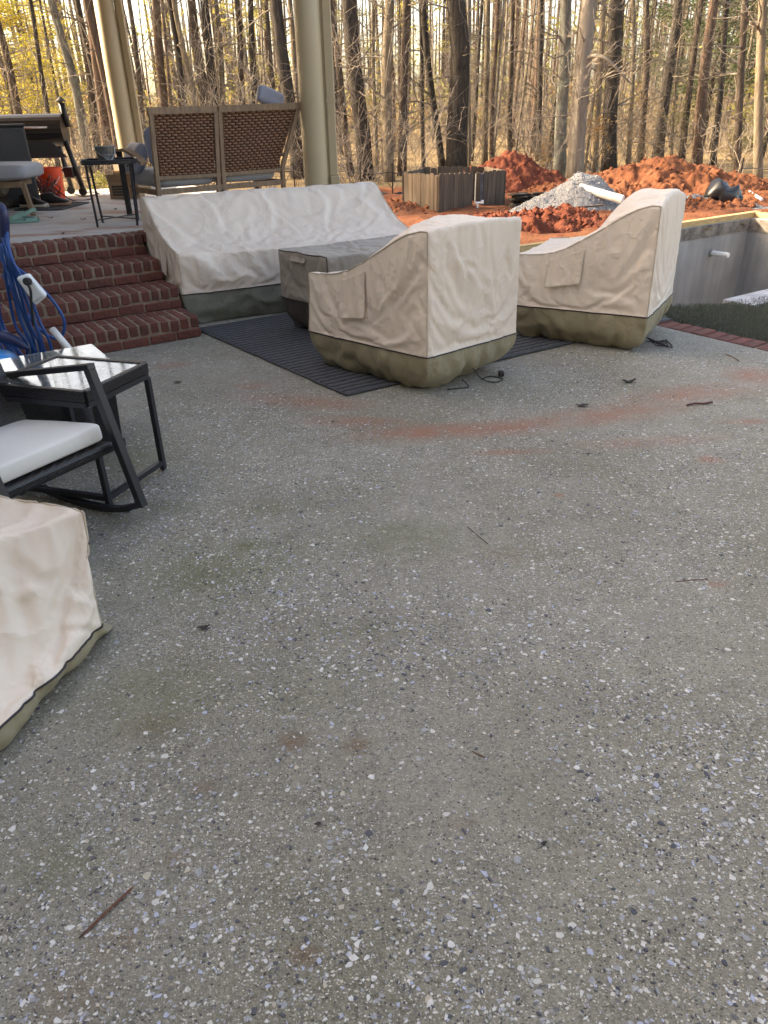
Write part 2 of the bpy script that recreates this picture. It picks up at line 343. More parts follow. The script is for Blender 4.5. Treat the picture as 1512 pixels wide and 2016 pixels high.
# pool plaster
t = NT('gunite'); sx = t.noise(1.0, 5, 0.6, vec=t.map(scale=(5, 5, 0.5))); n1 = t.noise(1.3, 5)
c = t.mix(t.rng(sx, 0.3, 0.7), (0.22, 0.215, 0.21), (0.35, 0.345, 0.335)); c = t.mix(t.math('MULTIPLY', t.rng(n1, 0.4, 0.7), 0.6), c, (0.17, 0.168, 0.17))
t.bump(t.noise(40, 4), 0.3, 0.01); MT['gunite'] = t.done(c, 0.9)
MT['tile_band'] = plain('rough_rubble_band', (0.17, 0.145, 0.125), 0.9, 0, 0.6, 9, 0.8, 12)
MT['coping'] = plain('pale_stone_coping', (0.36, 0.37, 0.40), 0.8, 0, 0.3, 6)
# rug
t = NT('slate_rug'); wv = t.n('ShaderNodeTexWave', wave_type='BANDS', bands_direction='Y'); t.put(wv, 'Vector', t.map(rot=(0, 0, R(-32.5)))); t.put(wv, 'Scale', 5.0); t.put(wv, 'Distortion', 0.6); t.put(wv, 'Detail', 2.0)
zz = t.n('ShaderNodeTexWave', wave_type='BANDS', bands_direction='DIAGONAL'); t.put(zz, 'Vector', t.map(rot=(0, 0, R(-32.5)))); t.put(zz, 'Scale', 9.0); t.put(zz, 'Distortion', 6.0); t.put(zz, 'Detail Scale', 2.0)
h = t.math('MULTIPLY', wv.outputs['Fac'], t.rng(zz.outputs['Fac'], 0.2, 0.8, 0.4, 1.0))
c = t.mix(t.rng(h, 0.1, 0.45), (0.02, 0.021, 0.025), (0.078, 0.081, 0.089)); c = t.mix(t.math('MULTIPLY', t.rng(t.noise(5, 5), 0.55, 0.75), 0.4), c, (0.12, 0.105, 0.095))
t.bump(t.math('ADD', h, t.math('MULTIPLY', t.noise(350, 2), 0.4)), 0.5, 0.008); MT['rug'] = t.done(c, 0.9)
MT['rug_edge'] = plain('rug_binding', (0.06, 0.064, 0.072), 0.85)
MT['turf_base'] = plain('turf_backing', (0.06, 0.068, 0.055), 0.95, 0, 0.4, 14)
t = NT('turf_blade'); MT['turf'] = t.done(t.mix(t.noise(40, 3), (0.075, 0.09, 0.07), (0.21, 0.225, 0.18)), 0.7)
# bark and foliage
def m_bark(name, a, b, sc=1.0, lich=None):
    t = NT(name); v = t.map(scale=(9 * sc, 9 * sc, 1.5 * sc)); n1 = t.noise(1.6, 6, 0.7, vec=v, dist=0.6)
    c = t.mix(t.rng(n1, 0.34, 0.66), a, b)
    if lich: c = t.mix(t.math('MULTIPLY', t.rng(t.noise(3.0, 6, 0.7), 0.5, 0.62), 0.8), c, lich)
    t.bump(n1, 1.0, 0.05); return t.done(c, 0.92, spec=0.1)
MT['bark_dark'] = m_bark('dark_bark', (0.028, 0.024, 0.021), (0.088, 0.074, 0.062))
MT['bark_brown'] = m_bark('brown_bark', (0.045, 0.035, 0.028), (0.135, 0.103, 0.08))
MT['bark_red'] = m_bark('reddish_pine_bark', (0.06, 0.04, 0.03), (0.175, 0.12, 0.09))
MT['bark_grey'] = m_bark('grey_lichen_bark', (0.10, 0.095, 0.082), (0.22, 0.205, 0.175), 0.7, (0.24, 0.26, 0.2))
MT['bark_pale'] = m_bark('pale_tan_bark', (0.155, 0.13, 0.105), (0.28, 0.24, 0.195), 0.6)
MT['bark_tan'] = m_bark('tan_bark', (0.10, 0.08, 0.058), (0.26, 0.21, 0.15))
def m_leaf(name, a, b, tr=0.5):
    t = NT(name); c = t.mix(t.rng(t.noise(0.9, 4), 0.35, 0.65), a, b)
    d = t.n('ShaderNodeBsdfTranslucent'); t.put(d, 0, c); mx = t.n('ShaderNodeMixShader'); t.put(mx, 0, tr)
    t.t.links.new(t.b.outputs[0], mx.inputs[1]); t.t.links.new(d.outputs[0], mx.inputs[2]); t.t.links.new(mx.outputs[0], t.t.nodes['Material Output'].inputs[0])
    return t.done(c, 0.6)
MT['pine'] = m_leaf('yellow_green_needles', (0.26, 0.25, 0.03), (0.50, 0.38, 0.05))
MT['cedar'] = m_leaf('dark_evergreen', (0.035, 0.055, 0.022), (0.10, 0.125, 0.045))
MT['holly'] = m_leaf('olive_leaves', (0.16, 0.17, 0.045), (0.36, 0.31, 0.10))
MT['beech'] = m_leaf('dry_tan_leaves', (0.30, 0.17, 0.07), (0.42, 0.29, 0.13))
MT['twig'] = m_bark('twigs', (0.12, 0.10, 0.08), (0.36, 0.30, 0.24))
# ================================================================== THE SETTING
AZ = R(33.5); U = V(math.cos(AZ), math.sin(AZ), 0); W = V(-math.sin(AZ), math.cos(AZ), 0); ZZ = V(0, 0, 1)
PZ = 0.67                                   # porch height
TR, RI = 0.37, PZ / 4                       # tread and riser of the brick steps
SO = V(-1.437, 5.87, 0)                     # lower right corner of the steps
S4 = SO + W * 3 * TR
PC = V(5.84, 12.19, 0); PW, PL = 3.1, 6.1   # pool: far right corner, width, length
POOL = [PC, PC - U * PL, PC - U * PL - W * PW, PC - W * PW]
def inpool(x, y, g=0.0):
    d = V(x, y, 0) - PC; a = -np.dot(d, U); b = -np.dot(d, W); return -g < a < PL + g and -g < b < PW + g
def sm(a, b, x): t_ = min(1, max(0, (x - a) / (b - a))); return t_ * t_ * (3 - 2 * t_)
def gz(x, y):
    z = -0.05 - 0.36 * sm(11, 17, y) + 0.9 * sm(40, 110, y)
    return z
# ground: one sheet to the horizon, open where the pool is
xs = np.concatenate([np.linspace(-400, -40, 10), np.arange(-36, -8, 3.0), np.arange(-8, 12.01, 0.25), np.arange(14, 40, 3.0), np.linspace(44, 400, 10)])
ys = np.concatenate([np.linspace(-300, -20, 8), np.arange(-16, 4, 2.0), np.arange(4, 26.01, 0.25), np.arange(27, 70, 2.0), np.linspace(74, 130, 12), np.linspace(150, 700, 8)])
mb = MB(); vs = []
for y in ys:
    for x in xs:
        n_ = 0.05 * fbm(x * 0.35, y * 0.35, 2) * sm(12, 18, y)
        vs.append((x, y, gz(x, y) + n_))
fs = []
nx = len(xs)
for j in range(len(ys) - 1):
    for i in range(nx - 1):
        cx, cy = (xs[i] + xs[i + 1]) / 2, (ys[j] + ys[j + 1]) / 2
        if inpool(cx, cy, 0.05): continue
        fs.append((j * nx + i, j * nx + i + 1, (j + 1) * nx + i + 1, (j + 1) * nx + i))
mb.add(vs, fs); mb.build('ground', MT['litter'], smooth=True, kind='structure')
# churned red clay yard over the ground
mb = MB(); vs = []; fs = []; X0, X1, Y0, Y1, st = -3.5, 12.5, 7.2, 25.0, 0.1
NX = int((X1 - X0) / st); NY = int((Y1 - Y0) / st)
def clay_z(x, y):
    edge = min(sm(X0, X0 + 2.0, x), sm(X1, X1 - 2, x), sm(Y1, Y1 - 3.5, y + 1.2 * fbm(x * .3, 7)))
    edge = min(edge, sm(0, 1, (x + 0.9) / 1.0 + 5 * sm(8.6, 11, y)))
    lump = 0.10 * fbm(x * 0.8, y * 0.8, 0, 5) + 0.05 * abs(fbm(x * 3.2, y * 3.2, 4, 4))
    near = sm(0.0, 1.5, min(abs(np.dot(V(x, y, 0) - PC, W)), 9))
    return gz(x, y) + 0.035 + (edge - 1) * 0.14 + lump * (0.25 + 0.75 * sm(9.5, 14, y)) * edge + 0.05 * near * edge
for j in range(NY + 1):
    for i in range(NX + 1):
        x, y = X0 + i * st, Y0 + j * st; vs.append((x, y, clay_z(x, y)))
porch_in = lambda x, y: np.dot(V(x, y, 0) - S4, W) > 0.15 and np.dot(V(x, y, 0) - S4, U) < 2.1 and np.dot(V(x, y, 0) - S4, W) < 4.8
for j in range(NY):
    for i in range(NX):
        x, y = X0 + (i + .5) * st, Y0 + (j + .5) * st
        if inpool(x, y, 0.03) or porch_in(x, y): continue
        k = j * (NX + 1) + i; fs.append((k, k + 1, k + NX + 2, k + NX + 1))
mb.add(vs, fs); mb.build('clay_yard', MT['clay'], smooth=True, kind='structure')

# patio slab
B0 = V(2.27, 5.83, 0); BD = unit(V(0.57, -0.82, 0)); BN = V(-BD[1], BD[0], 0)     # edging line and its normal (towards the turf)
patio_poly = [(-9, -6), tuple((B0 + BD * 14)[:2]), tuple(B0[:2]), (1.9, 6.45), (0.45, 8.55), (-0.3, 8.05), (-2.1, 6.95), (-9, 2.4)]
mb = MB(); mb.prism(patio_poly, -0.12, 0.0)
patio = mb.build('patio', MT['aggregate'], kind='structure')
# stone chips standing a hair proud of the cement, too many to count
vs, fs, ms = [], [], []
cnt = 0
PT = [(at(px_, py_), r_) for px_, py_, r_ in ((480, 1060, .45), (640, 1200, .45), (800, 1290, .35), (520, 1180, .4), (1050, 1290, .4), (1300, 1450, .3), (1250, 960, .5), (330, 960, .4), (620, 950, .5), (1130, 760, .5), (500, 800, .5), (1400, 1080, .5))]
while cnt < 28000:
    y = 0.75 + 5.2 * random.random() ** 1.25; x = (random.random() * 2 - 1) * (0.62 * y + 0.5)
    patch = cnt > 20000
    if patch:
        pt_, pr_0 = random.choice(PT); x = pt_[0] + random.gauss(0, pr_0 * .55); y = pt_[1] + random.gauss(0, pr_0 * .4)
    if np.dot(V(x, y, 0) - B0, BN) > -0.03: continue
    if np.dot(V(x, y, 0) - SO, W) > -0.02 and np.dot(V(x, y, 0) - SO, U) < 0.05: continue
    dn = 0.42 + 1.3 * fbm(x * 1.1 + 3, y * 1.3 + 8, 1, 3) + 0.9 * fbm(x * 4, y * 4, 5, 3)
    if not patch and random.random() > max(0.07, min(1, dn)): continue
    r = 0.0018 + 0.0045 * random.random() ** 2 + 0.008 * random.random() ** 9; a0 = random.random() * 6.28; el = 0.38 + 0.55 * random.random(); n = random.choice((4, 4, 5, 5, 6)); o = len(vs)
    ca, sa = math.cos(a0), math.sin(a0); zt = 0.0009 + 0.0012 * random.random()
    ring = []
    for k in range(n):
        a = 6.283 * (k + 0.5 * random.random()) / n; rr_ = r * (0.6 + 0.6 * random.random()); px, py = rr_ * math.cos(a), rr_ * el * math.sin(a); ring.append((x + px * ca - py * sa, y + px * sa + py * ca))
    for (px, py) in ring: vs.append((px, py, -0.002))
    for (px, py) in ring: vs.append((x + (px - x) * 0.9, y + (py - y) * 0.9, zt))
    mi = random.choices((0, 1, 2, 3, 4), (0.36, 0.15, 0.20, 0.17, 0.12))[0]
    fs.append(tuple(o + n + k for k in range(n))); ms.append(mi)
    for k in range(n): fs.append((o + k, o + (k + 1) % n, o + n + (k + 1) % n, o + n + k)); ms.append(mi)
    cnt += 1
mb = MB(); mb.v = vs; mb.f = fs; mb.m = ms
mb.build('stone_chips', [MT['chip_white'], MT['chip_blue'], MT['chip_grey'], MT['chip_dark'], MT['chip_tan']], patio, kind='stuff')

# ------------------------------------------------------------------ bricks: a few shared meshes
def brick_mesh(name, sx, sy, sz, bev=0.008, seed=0):
    rnd = random.Random(seed); mb = MB(); h = V(sx, sy, sz) / 2; b = bev
    pts = []
    for z_, ins in ((-h[2], b), (-h[2] + b, 0), (h[2] - b, 0), (h[2], b)):
        for a, c_ in ((-1, -1), (1, -1), (1, 1), (-1, 1)):
            for k in (0, 1):
                sw = (a * c_ > 0) == (k == 0)
                x = a * (h[0] - ins - (b if sw else 0)); y = c_ * (h[1] - ins - (0 if sw else b))
                pts.append((x + rnd.uniform(-1, 1) * .002, y + rnd.uniform(-1, 1) * .002, z_ + rnd.uniform(-1, 1) * .0015))
    # order every ring by angle
    rings = []
    for r_ in range(4):
        idx = list(range(r_ * 8, r_ * 8 + 8)); idx.sort(key=lambda q: math.atan2(pts[q][1] / h[1], pts[q][0] / h[0])); rings.append(idx)
    f = [tuple(reversed(rings[0])), tuple(rings[3])]
    for r_ in range(3):
        for k in range(8): f.append((rings[r_][k], rings[r_][(k + 1) % 8], rings[r_ + 1][(k + 1) % 8], rings[r_ + 1][k]))
    me = bpy.data.meshes.new(name); me.from_pydata(pts, [], f); me.materials.append(MT['brick']); me.update(); return me
def put(me, name, parent, pos, ang, jit=0.002, tilt=0.012):
    o = bpy.data.objects.new(name, me); COL.objects.link(o); o.parent = parent
    p = np.asarray(pos, float) - BASE[parent.name] + RNG.normal(0, jit, 3)
    o.location = p; o.rotation_euler = (RNG.normal(0, tilt), RNG.normal(0, tilt), ang + RNG.normal(0, tilt)); return o
steps = thing('brick_steps', 'four red brick steps with pale mortar rising to the porch beside the covered sofa', 'steps', SO - U * 1.2)
SP = 0.081; NB = 28; SWD = NB * SP
mb = MB()
for k in range(4):
    f0 = SO + W * (k * TR + 0.008) - U * (SWD)
    f1 = SO + W * (k * TR + 0.008) - U * 0.008
    bk = W * (4 * TR + 0.1 - k * TR)
    z0, z1 = (k * RI - (0.02 if k == 0 else 0.0)), (k + 1) * RI - 0.007
    mb.hexa([f0 + ZZ * z0, f1 + ZZ * z0, f1 + bk + ZZ * z0, f0 + bk + ZZ * z0, f0 + ZZ * z1, f1 + ZZ * z1, f1 + bk + ZZ * z1, f0 + bk + ZZ * z1])
mb.build('mortar_bed', MT['mortar'], steps)
RL = [brick_mesh('rowlock_brick', 0.0725, 0.2, 0.092, 0.012, i) for i in range(3)]
RR = [brick_mesh('rowlock_rear_brick', 0.0725, 0.17, 0.06, 0.008, i + 5) for i in range(2)]
SB = [brick_mesh('stretcher_brick', 0.2, 0.095, 0.066, 0.007, i + 9) for i in range(3)]
EB = [brick_mesh('end_brick', 0.095, 0.16, 0.066, 0.007, i + 12) for i in range(2)]
for k in range(4):
    zt = (k + 1) * RI
    for i in range(NB):
        c = SO + W * k * TR - U * (SP * (i + 0.5))
        put(random.choice(RL), 'brick', steps, c + W * 0.1 + ZZ * (zt - 0.046), AZ)
        if k < 3: put(random.choice(RR), 'brick', steps, c + W * 0.288 + ZZ * (zt - 0.031), AZ)
    off = 0.10 if k % 2 else 0.0
    for i in range(int(SWD / 0.212) + 1):
        c = SO + W * (k * TR + 0.0475) - U * (0.101 + off + 0.212 * i)
        put(random.choice(SB), 'brick', steps, c + ZZ * (zt - 0.092 - 0.010 - 0.033), AZ)
    if off: put(EB[0], 'brick', steps, SO + W * (k * TR + 0.08) - U * 0.045 + ZZ * (zt - 0.135), AZ)
    for j in range(2):   # the flight's right end
        if k * TR + 0.25 + j * .2 < 4 * TR: put(SB[j], 'brick', steps, SO + W * (k * TR + 0.21 + 0.212 * j) - U * 0.0475 + ZZ * (zt - 0.135), AZ + math.pi / 2)

# porch: slab, brick face towards the patio
PR, PD, PLft = 2.15, 4.85, 4.2
pc = [S4 + U * PR + W * 0.2, S4 + U * PR + W * PD, S4 - U * PLft + W * PD, S4 - U * PLft + W * 0.2]
mb = MB(); mb.prism([p[:2] for p in pc], PZ - 0.13, PZ + 0.004); mb.build('porch_slab', MT['porch'], kind='structure', bevel=0.006)
pw = [S4 + U * (PR - .02) + W * 0.16, S4 + U * (PR - .02) + W * (PD - .03), S4 - U * PLft + W * (PD - .03), S4 - U * PLft + W * 0.16]
mb = MB(); mb.prism([p[:2] for p in pw], -0.3, PZ - 0.132); pf = mb.build('porch_foundation', MT['mortar'], kind='structure')
for row in range(6):
    for i in range(10):
        c = S4 + U * (0.12 + 0.212 * i - (0.1 if row % 2 else 0)) + W * 0.13
        put(random.choice(SB), 'brick', pf, c + ZZ * (0.04 + row * 0.08), AZ)
for i in range(26): put(random.choice(RL), 'brick', pf, S4 + U * (SP * (i + .5)) + W * 0.11 + ZZ * (PZ - 0.046), AZ)

# the house to the left of the view, whose shade lies over the patio
hs = thing('house', 'cream house and porch roof left of the patio, whose shade covers it', 'house', (-8.5, 1, 0))
mb = MB(); mb.prism([(-14, -9), (-5.9, -9), (-5.9, 10.9), (-14, 10.9)], -0.3, 7.0); wl = mb.build('wall', MT['siding'], hs)
mb = MB(); mb.prism([(-5.89, -9), (7.5, -9), (7.5, -2.6), (-5.89, -2.6)], -0.3, 6.2); mb.build('unseen_rear_wing', MT['siding'], hs); mb = MB(); mb.prism([(-5.3, -9.5), (8.0, -9.5), (8.0, -2.1), (-5.3, -2.1)], 6.21, 6.5); mb.build('unseen_rear_wing_roof', MT['roof'], hs)  # unseen wing behind the camera, put in to block sky light from there
mb = MB(); mb.add([(-14.5, -9.6, 7.0), (-5.4, -9.6, 7.0), (-5.5, 11.1, 7.0), (-14.5, 11.1, 7.0), (-10, -9.6, 9.6), (-10, 11.1, 9.6)], [(3, 2, 1, 0), (0, 1, 4), (2, 3, 5), (1, 2, 5, 4), (3, 0, 4, 5)]); mb.build('roof', MT['roof'], hs)
for y0 in (-6, -2, 2, 6):
    for z0 in (1.0, 4.2):
        fr = MB().box((-5.895, y0, z0 + 0.75), (0.06, 1.1, 1.6)).build('window', MT['pvc'], wl)
        MB().box((-5.87, y0, z0 + 0.75), (0.03, 0.95, 1.45)).build('pane', MT['glass'], fr)
pr_ = [S4 + U * (PR + .35) - W * 0.3, S4 + U * (PR + .35) + W * (PD + .3), S4 - U * 4.1 + W * (PD + .3), S4 - U * 4.1 - W * 0.3]
mb = MB(); mb.prism([p[:2] for p in pr_], 3.75, 4.0); mb.build('porch_roof', MT['siding'], hs)

# porch columns with the flat trim board / downspout on their right
def column(label, px0, px1, py1, Y, dia, dsw):
    b = aty(px1, py1, Y); t0 = aty(px0, 0, Y)
    x = (b[0] + t0[0]) / 2; base = V(x, Y, PZ + 0.004)
    c = thing('porch_column', label, 'column', base, 'porch columns')
    r = dia / 2
    MB().lathe(base, ZZ, [(r * 1.0, 0.0), (r, 0.02), (r * 0.985, 1.5), (r * 0.93, 3.078)], 36).build('shaft', MT['column'], c, smooth=True)
    MB().lathe(base, ZZ, [(r * 1.22, 0.0), (r * 1.22, 0.05), (r * 1.12, 0.09), (r * 1.02, 0.1)], 36).build('base_ring', MT['column'], c)
    cx = x + r + dsw / 2 + 0.022; dy = Y + 0.02
    d = MB().box((cx, dy, PZ + 0.004 + 1.68), (dsw, 0.06, 2.79)).build('downspout', MT['column'], c, bevel=0.008)
    MB().box((cx + 0.012, dy - 0.01, PZ + 0.004 + 0.14), (dsw * 1.18, 0.085, 0.28)).build('shoe', MT['column'], d, bevel=0.006)
    for zz in (1.0, 2.0): MB().box((cx, dy, PZ + zz), (dsw + 0.012, 0.066, 0.03)).build('strap', MT['column'], d)
    MB().box((x + r + 0.012, dy + 0.01, PZ + 1.6), (0.03, 0.03, 2.9)).build('bracket', MT['column'], d)
column('cream round porch column left of the woven loveseat', 204, 250, 288, 11.0, 0.245, 0.075)
column('cream round porch column behind the right end of the woven loveseat', 599, 626, 357, 8.75, 0.262, 0.085)

# brick edging and turf on the right
edge = MB().prism([tuple((B0 - BD * .5)[:2]), tuple((B0 - BD * .5 + BN * .215)[:2]), tuple((B0 + BD * 3 + BN * .215)[:2]), tuple((B0 + BD * 3)[:2])][::-1], -0.1, -0.006).build('brick_edging', MT['mortar'], kind='structure')
HB = [brick_mesh('edging_brick', 0.094, 0.2, 0.06, 0.007, i + 20) for i in range(3)]
for i in range(30): put(random.choice(HB), 'brick', edge, B0 + BD * (-0.44 + 0.105 * i) + BN * 0.106 + ZZ * (-0.024), math.atan2(BD[1], BD[0]))
tp = [B0 + BN * .22 - BD * .42, V(2.55, 6.55, 0), V(3.0, 6.52, 0), V(3.5, 6.72, 0), V(4.7, 7.5, 0), V(6.5, 5.0, 0), B0 + BN * .22 + BD * 3]
tf = MB().prism([p[:2] for p in tp][::-1], -0.09, -0.012).build('turf', MT['turf_base'], kind='structure')
vs, fs = [], []
cnt = 0
while cnt < 20000:
    x = 2.3 + 1.9 * random.random(); y = 4.6 + 2.2 * random.random(); p = V(x, y, 0)
    if np.dot(p - B0, BN) < 0.225 or y > 6.5 + max(0, (x - 3.0) * 0.45) or x < 2.42: continue
    a = random.random() * 6.28; hgt = 0.018 + 0.02 * random.random(); l = 0.02 * random.random(); o = len(vs); wd = 0.0022
    ca, sa = math.cos(a), math.sin(a)
    vs += [(x - sa * wd, y + ca * wd, -0.014), (x + sa * wd, y - ca * wd, -0.014), (x + ca * l * .5 + sa * wd * .7, y + sa * l * .5 - ca * wd * .7, hgt * .7), (x + ca * l, y + sa * l, hgt), (x + ca * l * .5 - sa * wd * .7, y + sa * l * .5 + ca * wd * .7, hgt * .7)]
    fs.append((o, o + 1, o + 2, o + 3, o + 4)); cnt += 1
mb = MB(); mb.v = vs; mb.f = fs; mb.m = [0] * len(fs); mb.build('turf_blades', MT['turf'], tf, kind='stuff')

# pool under construction
pool = thing('swimming_pool', 'empty grey concrete swimming pool pit with a lumber form board along its rim', 'pool', PC - U * PL / 2 - W * PW / 2 - ZZ * 1.7)
th = 0.22; o = 0.03
def wallbox(a, b, nrm, name, z0, z1, m, thick=th, off=0.0, par=pool, **kw):
    a = a + nrm * off; b = b + nrm * off
    return MB().hexa([a + ZZ * z0, b + ZZ * z0, b + nrm * thick + ZZ * z0, a + nrm * thick + ZZ * z0, a + ZZ * z1, b + ZZ * z1, b + nrm * thick + ZZ * z1, a + nrm * thick + ZZ * z1]).build(name, m, par, **kw)
FL, NL, NR = POOL[1], POOL[2], POOL[3]
fw_ = wallbox(FL, PC, W, 'far_wall', -1.7, -0.02, MT['gunite'])
rw_ = wallbox(PC + W * th, NR - W * th, U, 'right_wall', -1.7, -0.02, MT['gunite'])
wallbox(NL - W * th, FL + W * th, -U, 'left_wall', -1.7, -0.05, MT['gunite'])
wallbox(NR, NL, -W, 'near_wall', -1.7, -0.06, MT['gunite'])
MB().prism([p[:2] for p in (NL, NR, PC, FL)], -1.9, -1.7).build('floor', MT['gunite'], pool)
wallbox(FL + U * .02, PC - U * .02, W, 'rubble_band', -0.20, -0.03, MT['tile_band'], 0.03, -0.014, fw_)
wallbox(PC - W * .02, NR, U, 'rubble_band', -0.20, -0.03, MT['tile_band'], 0.03, -0.014, rw_)
wallbox(FL + U * .4, PC - U * .1 + U * .4, W, 'form_board', -0.02, 0.06, MT['form_board'], 0.10, 0.02)
wallbox(PC + U * .12 + W * .02, NR, U, 'form_board', -0.022, 0.055, MT['form_board'], 0.10, 0.0)
p0 = PC - U * 0.88 - ZZ * 0.44
MB().tube([p0 + W * 0.05, p0 - W * 0.30 + ZZ * .0], 0.036, 14).build('return_pipe', MT['pvc'], pool, smooth=False)
MB().lathe(p0 - W * 0.002, -W, [(0.055, 0), (0.055, 0.02), (0.04, 0.03)], 14).build('pipe_collar', MT['gunite'], pool)
for i in range(7):
    a = NL + U * (0.75 + 0.62 * i)
    MB().hexa([a + ZZ * -.055, a + U * .6 + ZZ * -.055, a + U * .6 - W * .3 + ZZ * -.055, a - W * .3 + ZZ * -.055, a + ZZ * .02, a + U * .6 + ZZ * .02, a + U * .6 - W * .3 + ZZ * .02, a - W * .3 + ZZ * .02]).build('coping_stone', MT['coping'], pool, bevel=0.008)

# ------------------------------------------------------------------ earth mounds, gravel
def mound(name, label, cat, c, rx, ry, h, mat, seed, rough=0.12, sharp=1.5, n=70, stones=0, rot=0.0, rings=None):
    c = np.asarray(c, float); zb = gz(c[0], c[1]) - 0.12
    vs, fs = [], []
    ca, sa = math.cos(rot), math.sin(rot)
    for j in range(n + 1):
        for i in range(n + 1):
            u_, v_ = 2 * i / n - 1, 2 * j / n - 1
            r = math.hypot(u_, v_) * (1 + 0.22 * fbm(math.atan2(v_, u_) * 0.8 + seed, seed, 3, 3))
            prof = max(0, 1 - r ** sharp)
            x, y = u_ * rx, v_ * ry; X, Y = c[0] + x * ca - y * sa, c[1] + x * sa + y * ca
            rg = rough * (abs(fbm(X * 1.3, Y * 1.3, seed, 6)) * 0.8 + 0.42 * abs(fbm(X * 4.5, Y * 4.5, seed + 3, 4)) + 0.3 * fbm(X * 11, Y * 11, seed + 1, 3)) * min(1, prof * 5)
            vs.append((X, Y, zb + (h + 0.12) * prof * (0.82 + 0.3 * fbm(X * .7, Y * .7, seed + 9, 3)) + rg - (0.1 if r > 1 else 0)))
    for j in range(n):
        for i in range(n):
            k = j * (n + 1) + i
            if inpool(*vs[k][:2], .12) or math.hypot(2 * (i + .5) / n - 1, 2 * (j + .5) / n - 1) > 1.12: continue
            fs.append((k, k + 1, k + n + 2, k + n + 1))
    t_ = thing(name, label, cat, (c[0], c[1], zb))
    mb = MB(); mb.add(vs, fs); body = mb.build('heap', mat, t_, smooth=True)
    # loose stones / clods lying on the heap
    vb, fb = [], []
    arr = np.array(vs).reshape(n + 1, n + 1, 3)
    for q in range(stones):
        i, j = random.randint(2, n - 2), random.randint(2, n - 2)
        if math.hypot(2 * i / n - 1, 2 * j / n - 1) > 0.98 or inpool(*arr[j, i][:2], .15): continue
        p = arr[j, i] + V(random.random(), random.random(), 0) * 0.03; r = (0.012 + 0.025 * random.random() ** 2) if cat == 'gravel' else (0.02 + 0.075 * random.random() ** 4)
        o = len(vb); ax = [unit(RNG.normal(0, 1, 3)) for _ in range(2)]; x_, y_, z_ = frame(ax[0])
        for s_ in ((1, 0, 0), (-1, 0, 0), (0, 1, 0), (0, -1, 0), (0, 0, 1), (0, 0, -1)):
            vb.append(p + (x_ * s_[0] + y_ * s_[1] * .8 + z_ * s_[2] * .7) * r * (0.8 + .4 * random.random()))
        for a, b, d in ((0, 2, 4), (2, 1, 4), (1, 3, 4), (3, 0, 4), (2, 0, 5), (1, 2, 5), (3, 1, 5), (0, 3, 5)): fb.append((o + a, o + b, o + d))
    if vb:
        mb = MB(); mb.add(vb, fb); mb.build('stones' if cat == 'gravel' else 'clods', MT['gstone'] if cat == 'gravel' else mat, t_, kind='stuff')
    return t_
mound('soil_mound', 'large red clay mound on the right in front of the trees', 'mound', (6.7, 19.2), 3.5, 2.3, 1.02, MT['clay'], 3.1, 0.22, 1.35, 150, 1500)
mound('soil_mound', 'red clay mound behind the wooden picket enclosure', 'mound', (3.4, 21.5), 2.1, 1.7, 1.02, MT['clay_dark'], 8.2, 0.2, 1.3, 110, 900)
mound('soil_mound', 'low dark red clay heap in front of the grey gravel pile', 'mound', (2.45, 11.9), 1.75, 1.6, 0.27, MT['clay_dark'], 5.5, 0.19, 1.5, 110, 1200)
mound('soil_mound', 'low red clay bank just beyond the pool rim, left of the black plastic', 'mound', (5.9, 14.6), 1.9, 0.9, 0.30, MT['clay'], 6.7, 0.18, 1.5, 70, 500, rot=0.5)
mound('soil_mound', 'red clay bank between the covered sofa and the picket enclosure', 'mound', (0.2, 16.6), 1.4, 1.6, 0.36, MT['clay'], 9.7, 0.18, 1.5, 70, 500)
mound('soil_mound', 'red clay bank at the right edge below the black plastic', 'mound', (8.6, 17.0), 1.7, 1.2, 0.40, MT['clay'], 11.7, 0.18, 1.5, 70, 400)
mound('gravel_pile', 'pointed pile of grey gravel between the red clay heaps', 'gravel', (3.75, 15.0), 1.6, 1.2, 1.02, MT['gravel'], 2.2, 0.05, 0.9, 90, 12000)
pa, pb = aty(1158, 374, 14.6), aty(1226, 393, 14.2)
tag(MB().tube([pa + (pa - pb) * 0.25, pa, pb], 0.075, 16).build('drain_pipe', MT['pvc'], base=pb - ZZ * .08, smooth=False), 'white plastic pipe sloping down the right side of the gravel pile', 'pipe')
# black plastic and grey cloth on the clay
def sheet(name, label, cat, c, rx, ry, h, mat, seed, n=40):
    vs, fs = [], []
    for j in range(n + 1):
        for i in range(n + 1):
            u_, v_ = 2 * i / n - 1, 2 * j / n - 1; r = max(abs(u_), abs(v_)) * .5 + .5 * math.hypot(u_, v_)
            z_ = c[2] - 0.06 + h * max(0, 1 - r ** 3.2) * (1 + .35 * fbm(u_ * 1.4 + seed, v_ * 1.4, seed, 3)) + 0.3 * h * abs(fbm(u_ * 3.5 + seed, v_ * 3.5, seed, 4)) - 0.05 * r
            vs.append((c[0] + u_ * rx * (1 + .12 * fbm(v_ * 3, seed)), c[1] + v_ * ry * (1 + .12 * fbm(u_ * 3, seed + 4)), z_))
    for j in range(n):
        for i in range(n): k = j * (n + 1) + i; fs.append((k, k + 1, k + n + 2, k + n + 1))
    mb = MB(); mb.add(vs, fs); o = mb.build(name, mat, base=c, smooth=True); sd = o.modifiers.new('thick', 'SOLIDIFY'); sd.thickness = 0.006
    return tag(o, label, cat)
bgp = aty(1424, 385, 16.2); tag(MB().pillow(bgp, [unit(V(.8, 0, -.5)), V(0, 1, 0), unit(V(.5, 0, .8))], (.36, .3, .22), .75, 48, .16).build('plastic_bag', MT['plastic_bag'], base=bgp - ZZ * .2, smooth=True), 'crumpled shiny black plastic bag lying on the right clay mound', 'bag')
